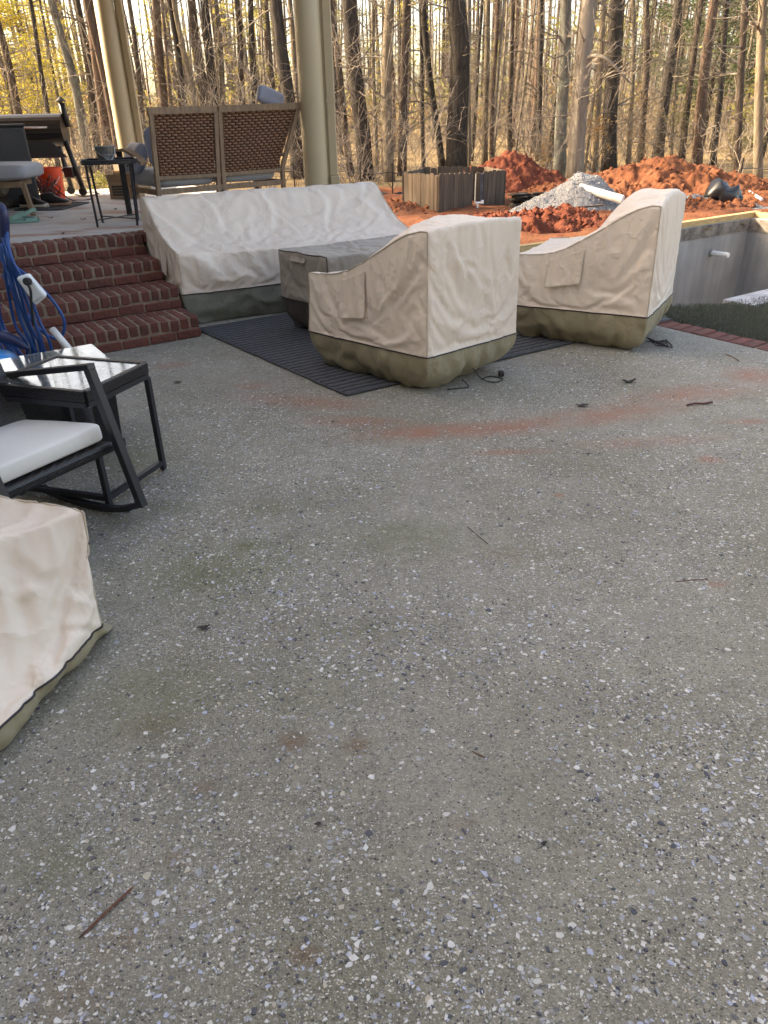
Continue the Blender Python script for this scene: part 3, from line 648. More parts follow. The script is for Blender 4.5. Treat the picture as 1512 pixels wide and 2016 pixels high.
sheet('grey_cloth', 'grey filter cloth left of the black plastic bag', 'cloth', aty(1372, 392, 16.3), 0.45, 0.4, 0.13, MT['tarp'], 5)
sheet('grey_cloth', 'pale grey crumpled cloth by the right edge above the pool rim', 'cloth', aty(1492, 412, 14.6), 0.4, 0.6, 0.12, MT['tarp'], 8)
a, b = aty(1476, 378, 17.3), aty(1500, 393, 16.4)
tag(MB().tube([a, b], 0.03, 10).build('thin_pipe', MT['pvc'], base=b), 'thin white pipe sticking out of clay at far right', 'pipe')
for k, (px, py, Y, L, lab) in enumerate(((1160, 410, 13.4, .5, 'short dark plank half buried at the foot of the gravel pile'), (1370, 405, 15.2, .5, 'pale split stick lying on clay behind the right covered chair'))):
    c = aty(px, py, Y); tag(MB().bar(c - V(L / 2, .1, -.03), c + V(L / 2, .1, .03), 0.06, 0.025).build('plank', MT['picket'] if k == 0 else MT['form_board'], base=c), lab, 'plank')

# ------------------------------------------------------------------ picket enclosure
fz = -0.46; ft = 0.40
pA, pB, pC_, pD = V(0.60, 17.3, 0), V(1.29, 16.5, 0), V(2.18, 17.1, 0), V(2.80, 17.55, 0)
enc = thing('picket_enclosure', 'weathered wooden picket enclosure with a gap holding a grey box', 'enclosure', (1.6, 17.2, fz))
def pickets(a, b, n, par):
    d = unit(b - a); L = np.linalg.norm(b - a); nn = V(d[1], -d[0], 0); pw_ = L / n
    for i in range(n):
        c = a + d * (pw_ * (i + .5)); hh = ft + random.uniform(-.015, .02); wv_ = pw_ * 0.47; tk = 0.009
        o_ = nn * random.uniform(0, .006)
        pr = [(-wv_, fz), (wv_, fz), (wv_, hh - .022), (wv_ * .72, hh), (-wv_ * .72, hh), (-wv_, hh - .022)]
        vs_ = [c + d * q + ZZ * z_ + nn * tk + o_ for q, z_ in pr] + [c + d * q + ZZ * z_ - nn * tk + o_ for q, z_ in pr]
        fs_ = [tuple(range(6)), tuple(range(11, 5, -1))] + [(k, k + 6, (k + 1) % 6 + 6, (k + 1) % 6) for k in range(6)]
        MB().add(vs_, fs_).build('picket', MT['picket'], par)
    for z_ in (fz + .2, ft - .2): MB().bar(a - nn * .035 + ZZ * z_, b - nn * .035 + ZZ * z_, .05, .08).build('rail', MT['picket'], par)
pickets(pA, pB, 8, enc); pickets(pB, pC_ - unit(pC_ - pB) * .16, 7, enc); pickets(pC_ + (pD - pC_) * .18, pD, 5, enc)
pE = V(2.5, 18.7, 0); pF = V(1.1, 18.6, 0)
pickets(pD, pE, 8, enc); pickets(pE, pF, 9, enc); pickets(pF, pA, 9, enc)
for p in (pA, pB, pC_, pD, pE, pF): MB().box((p[0] + .0, p[1] + .06, (fz + ft) / 2), (.09, .09, ft - fz - .06)).build('post', MT['picket'], enc)
ub = aty(942, 375, 17.25); tag(MB().box((ub[0], 17.22, -.05), (.16, .14, .8)).build('utility_box', MT['tarp'], base=(ub[0], 17.2, fz), bevel=.01), 'narrow grey metal box standing in the gap of the picket enclosure', 'utility box')
q = aty(940, 408, 16.75)
vt = thing('water_tap', 'white plastic pipe tap standing in front of the picket enclosure', 'tap', (q[0], 16.75, fz))
MB().tube([V(q[0], 16.75, fz), V(q[0], 16.75, -.18)], .02, 10).build('riser', MT['pvc'], vt)
MB().tube([V(q[0] - .05, 16.75, -.18), V(q[0] + .12, 16.75, -.18)], .022, 10).build('tee', MT['pvc'], vt); MB().tube([V(q[0] + .1, 16.75, -.2), V(q[0] + .1, 16.75, -.13)], .03, 10).build('valve', MT['pvc'], vt)
st_ = thing('stone_stack', 'stack of flat dark stones at the right side of the picket enclosure', 'stones', (3.05, 17.1, -.46))
SM = [MB().pillow((0, 0, 0), np.eye(3), (.17, .13, .026), .6, 10).build('flat_stone', MT['bark_dark'], base=(0, 0, 0)) for _ in range(1)]
sm_me = SM[0].data; bpy.data.objects.remove(SM[0])
for k in range(9):
    for i in range(3):
        o = put(sm_me, 'flat_stone', st_, (2.98 + i * .2 + random.uniform(-.05, .05), 17.0 + random.uniform(-.1, .1), -.42 + k * .046), random.random() * 3, .004, .05)

# silt fence: black fabric on stakes at the wood's edge
def silt(label, pts, h0, zoff=0.0):
    t_ = thing('silt_fence', label, 'silt fence', (pts[0][0], pts[0][1], gz(*pts[0][:2])))
    P = catmull([V(p[0], p[1], gz(p[0], p[1])) for p in pts], 8); vs, fs = [], []
    for i, p in enumerate(P):
        hh = h0 * (0.8 + .35 * fbm(i * .35, 3)); vs += [p - ZZ * .05, p + ZZ * hh * .5 + V(0, .05 * fbm(i * .6, 1), 0), p + ZZ * hh]
        if i: k = 3 * i; fs += [(k - 3, k, k + 1, k - 2), (k - 2, k + 1, k + 2, k - 1)]
    o = MB().add(vs, fs).build('fabric', MT['black_matte'], t_, smooth=True); o.modifiers.new('s', 'SOLIDIFY').thickness = .01
    for p in P[::8]: MB().bar(p - ZZ * .1, p + ZZ * .85, .035, .035).build('stake', MT['bark_dark'], t_)
    MB().tube([p + ZZ * (.62 + .03 * fbm(i * .3, 5)) for i, p in enumerate(P)], .012, 5).build('wire', MT['black_matte'], t_)
silt('low black silt fence and wire between the porch column and the pickets', [(-1.4, 21.6), (-.4, 20.5), (.4, 20.0), (1.2, 20.6)], .22)
silt('low black silt fence at the right edge below the trees', [(8.6, 18.9), (9.6, 18.3), (10.8, 18.1)], .3)
silt('dark wire fence line seen behind the grill and the black tray table', [(-11.5, 21.5), (-8, 21), (-4.5, 21), (-2.2, 21.5)], .12)
# ================================================================== FABRIC COVERS
def resample(pts, n, smooth=True):
    P = catmull(pts, 8) if (smooth and len(pts) > 2) else [np.asarray(p, float) for p in pts]
    P = np.array(P); d = np.r_[0, np.cumsum(np.linalg.norm(np.diff(P, axis=0), axis=1))]; tt = np.linspace(0, d[-1], n + 1)
    return np.stack([np.interp(tt, d, P[:, k]) for k in range(3)], 1)
def cover(name, label, cat, rim, band, hem, bz, mats, seed, ns, nt_, K1, K2, creases=60, amp=1.0, flaps=(), extra=(), group=None, seams=(1, 2), sag=0.0, skirt_puff=0.03, skirt_noise=1.0, smooth_it=4, pipe_r=0.0045, hemz=0.006, slack=0.13, frames=18, bstiff=.3, hold=.17, crown=0.0):
    rg = np.random.default_rng(seed)
    Fr, Rt, Bk, Lf = [resample(e, n) for e, n in zip(rim, (ns, nt_, ns, nt_))]     # front P00>P10, right P10>P11, back P01>P11, left P00>P01
    s = np.linspace(0, 1, ns + 1)[:, None, None]; t_ = np.linspace(0, 1, nt_ + 1)[None, :, None]
    G = (1 - t_) * Fr[:, None] + t_ * Bk[:, None] + (1 - s) * Lf[None] + s * Rt[None] - ((1 - s) * (1 - t_) * Fr[0] + s * (1 - t_) * Fr[-1] + (1 - s) * t_ * Bk[0] + s * t_ * Bk[-1])
    if crown: G[:, :, 2] += crown * (np.sin(np.pi * s) ** .7 * np.exp(-((t_ - .70) / .17) ** 2))[:, :, 0]
    if sag: G[:, :, 2] -= sag * (np.sin(np.pi * s) * np.sin(np.pi * t_))[:, :, 0]
    vid = np.arange((ns + 1) * (nt_ + 1)).reshape(ns + 1, nt_ + 1)
    P = G.reshape(-1, 3); per = list(vid[:-1, 0]) + list(vid[-1, :-1]) + list(vid[:0:-1, -1]) + list(vid[0, :0:-1]); NP = len(per)
    def loop(c4):
        c4 = [np.asarray(c, float)[:2] for c in c4]; out = []
        for k, n in enumerate((ns, nt_, ns, nt_)):
            for i in range(n): out.append(c4[k] + (c4[(k + 1) % 4] - c4[k]) * i / n)
        return np.array(out)
    Bl, Hl, Rl = loop(band), loop(hem), P[per]
    Hl = Hl + np.array([[mnoise.noise(Vector((p[0] * 6, p[1] * 6, seed))), mnoise.noise(Vector((p[0] * 6, p[1] * 6, seed + 5)))] for p in Hl]) * .045
    rows = [P]; ids = [np.array(per)]
    base_i = len(P)
    for k in range(1, K1 + 1):
        q = k / K1; xy = Rl[:, :2] * (1 - q) + Bl * q; z = Rl[:, 2] * (1 - q) + bz * q
        rows.append(np.c_[xy, z]); ids.append(np.arange(NP) + base_i); base_i += NP
    cen = Bl.mean(0); outd = Bl - cen; outd /= np.linalg.norm(outd, axis=1)[:, None]
    for k in range(1, K2 + 1):
        q = k / K2; xy = Bl * (1 - q ** 1.7) + Hl * q ** 1.7 + outd * skirt_puff * math.sin(math.pi * q) ; z = bz * (1 - q) + hemz * q
        rows.append(np.c_[xy, np.full(NP, z)]); ids.append(np.arange(NP) + base_i); base_i += NP
    P = np.vstack(rows)
    quads = [(vid[i, j], vid[i + 1, j], vid[i + 1, j + 1], vid[i, j + 1]) for i in range(ns) for j in range(nt_)]; ntop = len(quads)
    lev = [0] * ntop
    for k in range(K1 + K2):
        a, b = ids[k], ids[k + 1]
        for j in range(NP): quads.append((a[j], b[j], b[(j + 1) % NP], a[(j + 1) % NP])); lev.append(1 if k < K1 else 2)
    Q = np.array(quads); lev = np.array(lev)
    E = np.vstack([Q[:, [0, 1]], Q[:, [1, 2]], Q[:, [2, 3]], Q[:, [3, 0]]])
    fixed = np.zeros(len(P), bool); fixed[ids[-1]] = True
    def lap(P, it, f=0.5):
        for _ in range(it):
            acc = np.zeros_like(P); c = np.zeros(len(P)); np.add.at(acc, E[:, 0], P[E[:, 1]]); np.add.at(acc, E[:, 1], P[E[:, 0]]); np.add.at(c, E[:, 0], 1); np.add.at(c, E[:, 1], 1)
            N = acc / c[:, None]; P = np.where(fixed[:, None], P, P + (N - P) * f)
        return P
    P = lap(P, smooth_it)
    def normals(P):
        fn = np.cross(P[Q[:, 2]] - P[Q[:, 0]], P[Q[:, 3]] - P[Q[:, 1]]); N = np.zeros_like(P)
        for k in range(4): np.add.at(N, Q[:, k], fn)
        return N / (np.linalg.norm(N, axis=1)[:, None] + 1e-9)
    N = normals(P)
    rimid = np.array(per); isk = np.zeros(len(P), bool)
    for k in range(K1 + 1, K1 + K2 + 1): isk[ids[k]] = True
    # creases: thin ridges and soft valleys running over the cloth
    D = np.zeros(len(P))
    segs = []
    for c in range(creases):
        v = rg.integers(0, len(P)); p = P[v]; n = N[v]
        tdir = rg.normal(0, 1, 3); tdir[2] *= 1.8 if abs(n[2]) < 0.5 else 0.2; tdir = unit(tdir - n * np.dot(tdir, n)); L = rg.uniform(0.08, 0.42)
        segs.append((p - tdir * L / 2, p + tdir * L / 2, n, rg.uniform(0.010, 0.03), rg.uniform(0.004, 0.013) * rg.choice((1, 1, 1, -1))))
    for (a, b, wd, hh) in extra:
        i = np.argmin(np.linalg.norm(P - (np.asarray(a) + np.asarray(b)) / 2, axis=1)); segs.append((np.asarray(a, float), np.asarray(b, float), N[i], wd, hh))
    for a, b, n, wd, hh in segs:
        d = b - a; L = np.linalg.norm(d); d = d / L; rel = P - a; tt = rel @ d / L; sd = np.cross(n, d)
        bend = 0.05 * L * np.sin(np.pi * np.clip(tt, 0, 1)) * (1 if seed % 2 else -1)
        e = rel @ sd - bend; nn = np.abs(rel @ n)
        m = (tt > 0) & (tt < 1) & (nn < 0.12) & ((N @ n) > 0.3)
        tp = np.sin(np.pi * np.clip(tt, 0, 1)) ** 0.7
        prof = np.where(e > 0, np.exp(-(e / wd) ** 2), np.exp(-(e / (wd * 2.6)) ** 2)) - 0.45 * np.exp(-((e - wd * 1.7) / wd) ** 2)
        D += np.where(m, hh * tp * prof, 0)
    nz = np.array([mnoise.noise(Vector(p * 2.3 + seed)) * 0.010 + mnoise.noise(Vector((p[0] * 9, p[1] * 9, p[2] * 4 + seed))) * 0.004 for p in P])
    D = amp * (0.75 * D + nz)
    if isk.any():
        for v in np.where(isk)[0]:
            p = P[v]; D[v] = D[v] * .5 + skirt_noise * (0.035 * abs(mnoise.noise(Vector((p[0] * 6.5 + seed, p[1] * 6.5, p[2] * 2.2)))) - .008 + 0.012 * mnoise.noise(Vector((p[0] * 14, p[1] * 14, p[2] * 9 + seed)))) * min(1, max(0, (bz - p[2]) / bz * 2.5))
    # slack cloth: the fabric is a little too large for the form and is let fall over it, so it folds
    def rawmesh(nm, X):
        me = bpy.data.meshes.new(nm); me.from_pydata(X.tolist(), [], Q.tolist()); me.update(); ob = bpy.data.objects.new(nm, me); COL.objects.link(ob); return ob
    cl = rawmesh('cloth', P + N * np.maximum(D * .7, -.012)[:, None])
    vg = cl.vertex_groups.new(name='pin'); wt_ = np.full(len(P), hold); wt_[N[:, 2] > .75] = hold * 1.25; wt_[rimid] = .62; wt_[ids[K1]] = .5; wt_[isk] = hold; wt_[ids[-1]] = 1.0
    for c in (0, ns, ns + nt_, 2 * ns + nt_):
        for k in range(K1 + 1): wt_[ids[k][c]] = .75 if k else .95
    sg = cl.vertex_groups.new(name='grow')
    for v in range(len(P)):
        g_ = 0.5 + 1.1 * mnoise.noise(Vector((P[v][0] * 2.2 + seed, P[v][1] * 2.2, P[v][2] * 1.7)))
        sg.add([v], float(min(1, max(0, g_))), 'REPLACE'); vg.add([v], float(wt_[v]), 'REPLACE')
    cm = cl.modifiers.new('cloth', 'CLOTH'); cs = cm.settings; cs.quality = 4; cs.mass = .25; cs.tension_stiffness = 12; cs.compression_stiffness = 12; cs.shear_stiffness = 6; cs.bending_stiffness = bstiff
    cs.tension_damping = 8; cs.compression_damping = 8; cs.shear_damping = 6; cs.air_damping = 3; cs.pin_stiffness = 1.0; cs.effector_weights.gravity = .45
    cs.vertex_group_mass = 'pin'; cs.vertex_group_shrink = 'grow'; cs.shrink_min = -slack * .15; cs.shrink_max = -slack
    cm.collision_settings.use_collision = False; cm.collision_settings.use_self_collision = False
    cm.point_cache.frame_start = 1; cm.point_cache.frame_end = frames + 1
    for f_ in range(1, frames + 1): S.frame_set(f_)
    ev = cl.evaluated_get(bpy.context.evaluated_depsgraph_get()); co = np.empty(len(P) * 3); ev.data.vertices.foreach_get('co', co); co = co.reshape(-1, 3)
    S.frame_set(1)
    bpy.data.objects.remove(cl)
    P = co; P[:, 2] = np.maximum(P[:, 2], 0.004)
    N = normals(P)
    bx = P[rimid][:, :2].mean(0)
    th_ = thing(name, label, cat, (bx[0], bx[1], 0), group)
    def sub(mask, nm, m):
        q = Q[mask]; u, inv = np.unique(q, return_inverse=True); mb = MB(); mb.v = [tuple(p) for p in P[u]]; mb.f = [tuple(r) for r in inv.reshape(q.shape).tolist()]; mb.m = [0] * len(mb.f)
        o = mb.build(nm, m, th_, smooth=True); sd = o.modifiers.new('s', 'SUBSURF'); sd.levels = 1; sd.render_levels = 1; sd.boundary_smooth = 'PRESERVE_CORNERS'; return o
    body = sub(lev < 2, 'cover_top', mats[0]); sk = sub(lev == 2, 'skirt', mats[1])
    bl = ids[K1]; MB().tube([P[v] + N[v] * 0.002 for v in list(bl) + [bl[0]]], pipe_r, 5, cap=False).build('piping', mats[2], body)
    cstart = [0, ns, ns + nt_, 2 * ns + nt_]
    for c in seams:
        j = cstart[c]; MB().tube([P[ids[k][j]] + N[ids[k][j]] * 0.001 for k in range(0, K1 + 1)], 0.0038, 5).build('seam', mats[3], body)
    for e in (1, 3):   # seam along the upper side edge
        j0, n = cstart[e], nt_
        MB().tube([P[per[(j0 + i) % NP]] + N[per[(j0 + i) % NP]] * 0.001 for i in range(n + 1)], 0.0035, 5).build('seam', mats[3], body)
    for (e, s0, s1, k0, k1) in flaps:
        n = (ns, nt_, ns, nt_)[e]; j0 = cstart[e] + int(s0 * n); j1 = cstart[e] + int(s1 * n); a, b = int(k0 * K1), int(k1 * K1)
        vs, fs = [], []; nc = j1 - j0 + 1
        for k in range(a, b + 1):
            f = (k - a) / (b - a)
            for j in range(j0, j1 + 1):
                v = ids[k][j % NP]; wv_ = 0.012 * abs(mnoise.noise(Vector((j * .21, k * .12, seed)))) * f
                vs.append(P[v] + N[v] * (0.005 + 0.016 * f ** 2 + wv_))
        for k in range(b - a):
            for i in range(nc - 1): q = k * nc + i; fs.append((q, q + nc, q + nc + 1, q + 1))
        o = MB().add(vs, fs).build('vent_flap', MT['flap'] if mats[0] is MT['cover'] else mats[0], body, smooth=True); md = o.modifiers.new('s', 'SOLIDIFY'); md.thickness = 0.004; md.offset = 1; o.modifiers.new('ss', 'SUBSURF').levels = 1
    return th_, P, N, ids
def cord(par, pts, r=0.004, nm='drawstring'):
    MB().tube(catmull(pts, 5), r, 5).build(nm, MT['piping'], par, smooth=True)

# chair profile, front (0) to back (1): arms low, back high
def chair_rim(P00, P10, P11, P01, ha, hb, prof, bul=.01):
    def side(a, b): return [V(a[0] + (b[0] - a[0]) * t_, a[1] + (b[1] - a[1]) * t_, ha + (hb - ha) * h_) for t_, h_ in prof]
    Lf = side(P00, P01); Rt = side(P10, P11)
    def row(a, b, n=6, bulge=0.0): return [a + (b - a) * i / n + ZZ * bulge * math.sin(math.pi * i / n) for i in range(n + 1)]
    return [row(Lf[0], Rt[0], 6, -.02), Rt, row(Lf[-1], Rt[-1], 6, bul), Lf]
PROF = [(0, 0), (0.14, 0.03), (0.29, 0.09), (0.43, 0.25), (0.62, 0.54), (0.80, 0.83), (0.93, .97), (1.0, .98)]
def inset(c4, d, dd=None):
    cen = sum(np.asarray(p, float) for p in c4) / 4
    return [np.asarray(p, float) + (cen - np.asarray(p, float)) / np.linalg.norm(cen - np.asarray(p, float)) * (dd[i] if dd else d) for i, p in enumerate(c4)]
covm = [MT['cover'], MT['skirt'], MT['piping'], MT['seam']]
# --- chair in the middle, its back to the camera's right
c4 = [V(.15, 5.52, 0), V(-.47, 5.02, 0), V(.28, 4.33, 0), V(.90, 4.85, 0)]
rim = chair_rim(*c4, 0.635, 0.975, PROF)
N1, R1 = c4[2], c4[3]
ex = []
for a, b, wd, hh in (((.40, 4.43, .93), (.52, 4.53, .62), .016, .016), ((.36, 4.40, .86), (.66, 4.65, .55), .018, .02), ((.62, 4.62, .90), (.50, 4.52, .45), .02, .014), ((.66, 4.65, .70), (.72, 4.70, .30), .018, .014), ((.80, 4.76, .93), (.70, 4.68, .60), .018, .013), ((.55, 4.56, .55), (.42, 4.45, .30), .02, .014), ((.45, 4.47, .80), (.62, 4.61, .74), .014, .016), ((.50, 4.51, .72), (.68, 4.66, .68), .012, .014),
        ((.25, 4.36, .90), (.02, 4.57, .55), .03, .016), ((.22, 4.40, .80), (-.10, 4.68, .40), .022, .014), ((-.05, 4.64, .72), (.10, 4.50, .34), .03, .012), ((-.40, 4.95, .58), (-.25, 4.82, .30), .022, .012), ((.1, 4.5, .5), (.26, 4.35, .3), .02, .013), ((-.2, 4.77, .36), (.05, 4.55, .30), .02, .012), ((.2, 4.41, .62), (.27, 4.34, .35), .02, .012)):
    ex.append((a, b, wd, hh))
cv, P, N, ids = cover('covered_chair', 'cream covered armchair in the middle, peach back turned right, standing on the dark rug', 'covered chair', rim, inset(c4, -.02), inset(c4, .17, (.1, .14, .10, .22)), 0.25, covm, 11, 52, 60, 38, 11, 90, 1.0, flaps=[(1, .30, .52, .12, .66)], extra=ex, skirt_puff=0.02, skirt_noise=1.7, crown=.13)
q = V(.68, 4.58, 0.006)
cord(cv, [V(.60, 4.62, .08), V(.66, 4.58, .02), V(.74, 4.56, .006), V(.80, 4.62, .006), V(.72, 4.68, .006), V(.66, 4.62, .006)]); cord(cv, [V(.52, 4.53, .04), V(.56, 4.48, .006), V(.50, 4.46, .006), V(.42, 4.44, .006)])
MB().box((.80, 4.70, .016), (.035, .05, .03)).build('cord_lock', MT['piping'], cv, bevel=.006)
# --- chair on the right
c4 = [V(1.42, 6.34, 0), V(.985, 5.62, 0), V(1.86, 5.12, 0), V(2.29, 5.84, 0)]
rim = chair_rim(*c4, 0.625, 1.01, [(0, 0), (0.15, 0.02), (0.32, 0.10), (0.46, 0.27), (0.62, 0.50), (0.80, 0.80), (0.93, .94), (1.0, .93)], .05)
ex = [((1.80, 5.15, .95), (1.62, 5.25, .5), .03, .015), ((1.70, 5.2, .8), (1.40, 5.38, .42), .03, .013), ((1.15, 5.52, .55), (1.05, 5.58, .32), .02, .012), ((1.5, 5.33, .38), (1.8, 5.16, .34), .02, .012), ((1.3, 5.44, .62), (1.6, 5.27, .70), .02, .012), ((1.95, 5.27, .95), (1.90, 5.18, .35), .02, .02), ((2.1, 5.52, .95), (2.0, 5.36, .4), .02, .018), ((2.2, 5.69, .9), (2.12, 5.55, .35), .02, .016), ((1.87, 5.12, .6), (1.95, 5.3, .3), .02, .018)]
cv, P, N, ids = cover('covered_chair', 'cream covered armchair on the right beside the turf, with high rounded back and olive skirt', 'covered chair', rim, inset(c4, -.02), inset(c4, .15, (.1, .14, .12, .24)), 0.265, covm, 21, 52, 60, 38, 11, 80, 0.9, flaps=[(1, .28, .52, .14, .62)], extra=ex, skirt_puff=0.025, skirt_noise=1.7, crown=.12)
for k in range(4): cord(cv, [V(1.98, 5.36, .05), V(2.04 + .03 * k, 5.30 - .02 * k, .006), V(2.10 + .02 * k, 5.36 + .03 * k, .006), V(2.0 + .05 * k, 5.42, .006)])
# --- sofa
c4 = [V(-1.62, 6.20, 0), V(.36, 7.20, 0), V(-.05, 7.93, 0), V(-2.07, 6.90, 0)]
rim = chair_rim(*c4, 0.575, 0.955, [(0, 0), (0.16, 0.08), (0.34, 0.20), (0.54, 0.43), (0.72, 0.74), (0.84, 0.95), (0.90, 1.0), (1.0, 1.0)])
ex = [((-1.62, 6.22, .58), (-1.05, 6.48, .30), .05, .035), ((-1.60, 6.24, .60), (-1.30, 6.42, .34), .04, .022), ((-1.75, 6.62, .78), (-1.55, 6.5, .64), .05, .03), ((-1.5, 7.0, .92), (-1.35, 6.75, .74), .04, .02), ((-1.0, 7.25, .92), (-.95, 6.95, .7), .04, .018), ((-.5, 7.5, .93), (-.5, 7.2, .72), .04, .018), ((-1.9, 6.7, .85), (-1.62, 6.5, .66), .05, .026), ((-1.2, 6.5, .58), (-.7, 6.72, .56), .04, .016), ((-1.66, 6.28, .5), (-1.64, 6.24, .3), .03, .02), ((-.2, 7.6, .9), (.1, 7.35, .7), .05, .022), ((-1.1, 6.44, .48), (-.9, 6.54, .32), .03, .015)]
cv, P, N, ids = cover('covered_sofa', 'long cream covered sofa with green grey skirt against the porch', 'covered sofa', rim, inset(c4, -.02), inset(c4, .08), 0.265, [MT['cover'], MT['skirt_grey'], MT['piping'], MT['seam']], 31, 96, 42, 22, 9, 130, 1.25, flaps=[(3, .35, .7, .30, .72)], extra=ex, seams=(0, 3), sag=0.05, skirt_puff=0.01, skirt_noise=.7)
# --- table
Nt = V(-.38, 5.60, 0); Lt = V(-.80, 6.05, 0); c4 = [Nt, Nt + U * 1.15, Lt + U * 1.15, Lt]
def flat(a, b, z, n=6): return [V(a[0], a[1], z) + (V(b[0], b[1], z) - V(a[0], a[1], z)) * i / n + ZZ * .004 * math.sin(i * 2.1) for i in range(n + 1)]
rim = [flat(c4[0], c4[1], .63), flat(c4[1], c4[2], .63), flat(c4[3], c4[2], .63), flat(c4[0], c4[3], .63)]
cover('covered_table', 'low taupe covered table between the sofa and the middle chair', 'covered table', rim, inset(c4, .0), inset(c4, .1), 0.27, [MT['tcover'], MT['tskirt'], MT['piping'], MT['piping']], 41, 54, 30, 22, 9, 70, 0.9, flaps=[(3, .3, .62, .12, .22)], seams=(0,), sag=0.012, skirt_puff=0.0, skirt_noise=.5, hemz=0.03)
# --- low cover in the near left corner
c_ = V(-.985, 2.14, 0); A_ = c_ + unit(V(-.75, -.66, 0)) * .82; D_ = c_ + unit(V(-.9, .36, 0)) * .85; E_ = A_ + D_ - c_
c4 = [A_, c_, D_, E_]
rim = [flat(A_, c_, .425), flat(c_, D_, .425), flat(E_, D_, .43), flat(A_, E_, .43)]
cb, mbp = at(201, 1232, .07), at(0, 1436, .07); Ab = cb + (mbp - cb) * 1.55
ch_, mh = at(217, 1244, 0), at(0, 1464, 0); Ah = ch_ + (mh - ch_) * 1.55
ex = [((-1.02, 2.08, .36), (-1.10, 1.85, .20), .03, .02), ((-1.12, 2.0, .38), (-1.08, 1.8, .12), .03, .02), ((-1.06, 2.03, .30), (-1.16, 1.78, .26), .02, .022), ((-1.2, 1.92, .38), (-1.1, 1.75, .2), .03, .02), ((-1.02, 2.0, .2), (-1.12, 1.7, .1), .03, .018), ((-1.08, 1.96, .24), (-1.02, 2.0, .12), .018, .016), ((-1.15, 1.85, .3), (-1.04, 1.98, .27), .016, .018)]
cover('covered_ottoman', 'near left corner low cream covered seat with dark piping, cut by the picture edge', 'covered seat', rim, [Ab, cb, D_ + V(.02, .03, 0), E_], [Ah, ch_, D_ + V(.03, .05, 0), E_], 0.075, covm, 50, 60, 40, 34, 5, 150, 1.5, extra=ex, seams=(1,), skirt_puff=0.01, skirt_noise=.5, pipe_r=.004, slack=.2, hold=.12)

# --- rug under the set
rn = V(-.215, 4.37, 0); ra = unit(V(-.608, .794, 0)); rb = unit(V(.845, .535, 0))
rc = [rn, rn + rb * 3.1, rn + rb * 3.1 + ra * 2.16, rn + ra * 2.16]
rug = thing('rug', 'dark slate ribbed outdoor rug beneath the covered furniture', 'rug', rn)
nx_, ny_ = 60, 44; vs, fs = [], []
for j in range(ny_ + 1):
    for i in range(nx_ + 1):
        p = rn + rb * 3.1 * i / nx_ + ra * 2.16 * j / ny_; e_ = max(0, 1 - j / 3) * .006 * (fbm(i * .5, 2) + .3); vs.append((p[0] + (.012 * fbm(j * .25, 4) if i == 0 else 0), p[1] + (.008 * fbm(i * .3, 8) if j == 0 else 0), .010 + .003 * abs(fbm(i * .3, j * .3, 1)) + max(0, e_)))
for j in range(ny_):
    for i in range(nx_): k = j * (nx_ + 1) + i; fs.append((k, k + 1, k + nx_ + 2, k + nx_ + 1))
o = MB().add(vs, fs).build('pile', MT['rug'], rug, smooth=True); md = o.modifiers.new('s', 'SOLIDIFY'); md.thickness = .008; md.offset = -1
bp = [V(*vs[i]) for i in range(nx_ + 1)]; MB().tube([p + ZZ * .0 - ra * .004 for p in bp], .007, 6).build('binding', MT['rug_edge'], rug)
bp = [V(*vs[j * (nx_ + 1)]) for j in range(ny_ + 1)]; MB().tube([p - rb * .004 for p in bp], .007, 6).build('binding', MT['rug_edge'], rug)

# ================================================================== LEFT FOREGROUND: rocker, side table, wicker table, pool cleaner caddy
def sq(mb, pts, w_, h_=None, side=None):
    for a, b in zip(pts[:-1], pts[1:]): mb.bar(a, b, w_, h_ or w_, side)
    return mb
rk = thing('rocking_chair', 'black metal and wicker rocking chair with a white seat cushion, cut by left edge', 'rocking chair', (-1.4, 2.75, 0))
bdir = unit(V(-.88, .45, 0)); fdir = unit(V(-.51, -.86, 0))
for k in range(2):
    of = fdir * 0.54 * k
    tip = at(279, 992, .09) + of; top = V(*(tip + bdir * .20)); top[2] = .0
    top0 = aty(174, 722, 2.83); top = top0 + of
    arm_end = aty(-60, 745, 3.42) if k == 0 else top + bdir * .62 - ZZ * .12
    if k: arm_end = top + (aty(-60, 745, 3.42) - top0)
    MB().bar(tip + (tip - top) * .02, top, .034, .036, bdir).build('post', MT['black'], rk, bevel=.003)
    MB().bar(top + (top - arm_end) * 0.02 , arm_end, .036, .024).build('armrest', MT['black'], rk, bevel=.003)
    run = [tip + ZZ * -.0, tip + bdir * .14 - ZZ * .055, tip + bdir * .3 - ZZ * .075, tip + bdir * .48 - ZZ * .072, tip + bdir * .66 - ZZ * .045, tip + bdir * .8 + ZZ * .0]
    mb = MB(); rp = catmull(run, 4); sq(mb, rp, .03, .024, fdir); mb.build('rocker', MT['black'], rk)
    rear = tip + bdir * .62 - ZZ * .04; MB().bar(rear, arm_end + ZZ * .3 + bdir * .05, .03, .03, bdir).build('back_post', MT['black'], rk)
sr, sL = at(226, 868, .365), at(226, 868, .365) + fdir * .54
bk = bdir * .5 - ZZ * .06
seat = MB(); th_ = .045
seat.hexa([sr - ZZ * th_, sL - ZZ * th_, sL + bk - ZZ * th_, sr + bk - ZZ * th_, sr, sL, sL + bk, sr + bk][::1]).build('seat', MT['wicker'], rk, bevel=.012)
cc = (sr + sL) / 2 + bdir * .29 + ZZ * .035
cu = at(185, 845, .40)
MB().pillow(sr + fdir * .27 + bdir * .32 + ZZ * .005 , [unit(bk), fdir, unit(np.cross(fdir, unit(bk))) * -1], (.28, .275, .045), .16, 48, .004, ez=.3).build('cushion', MT['cushion_white'], rk, smooth=True)
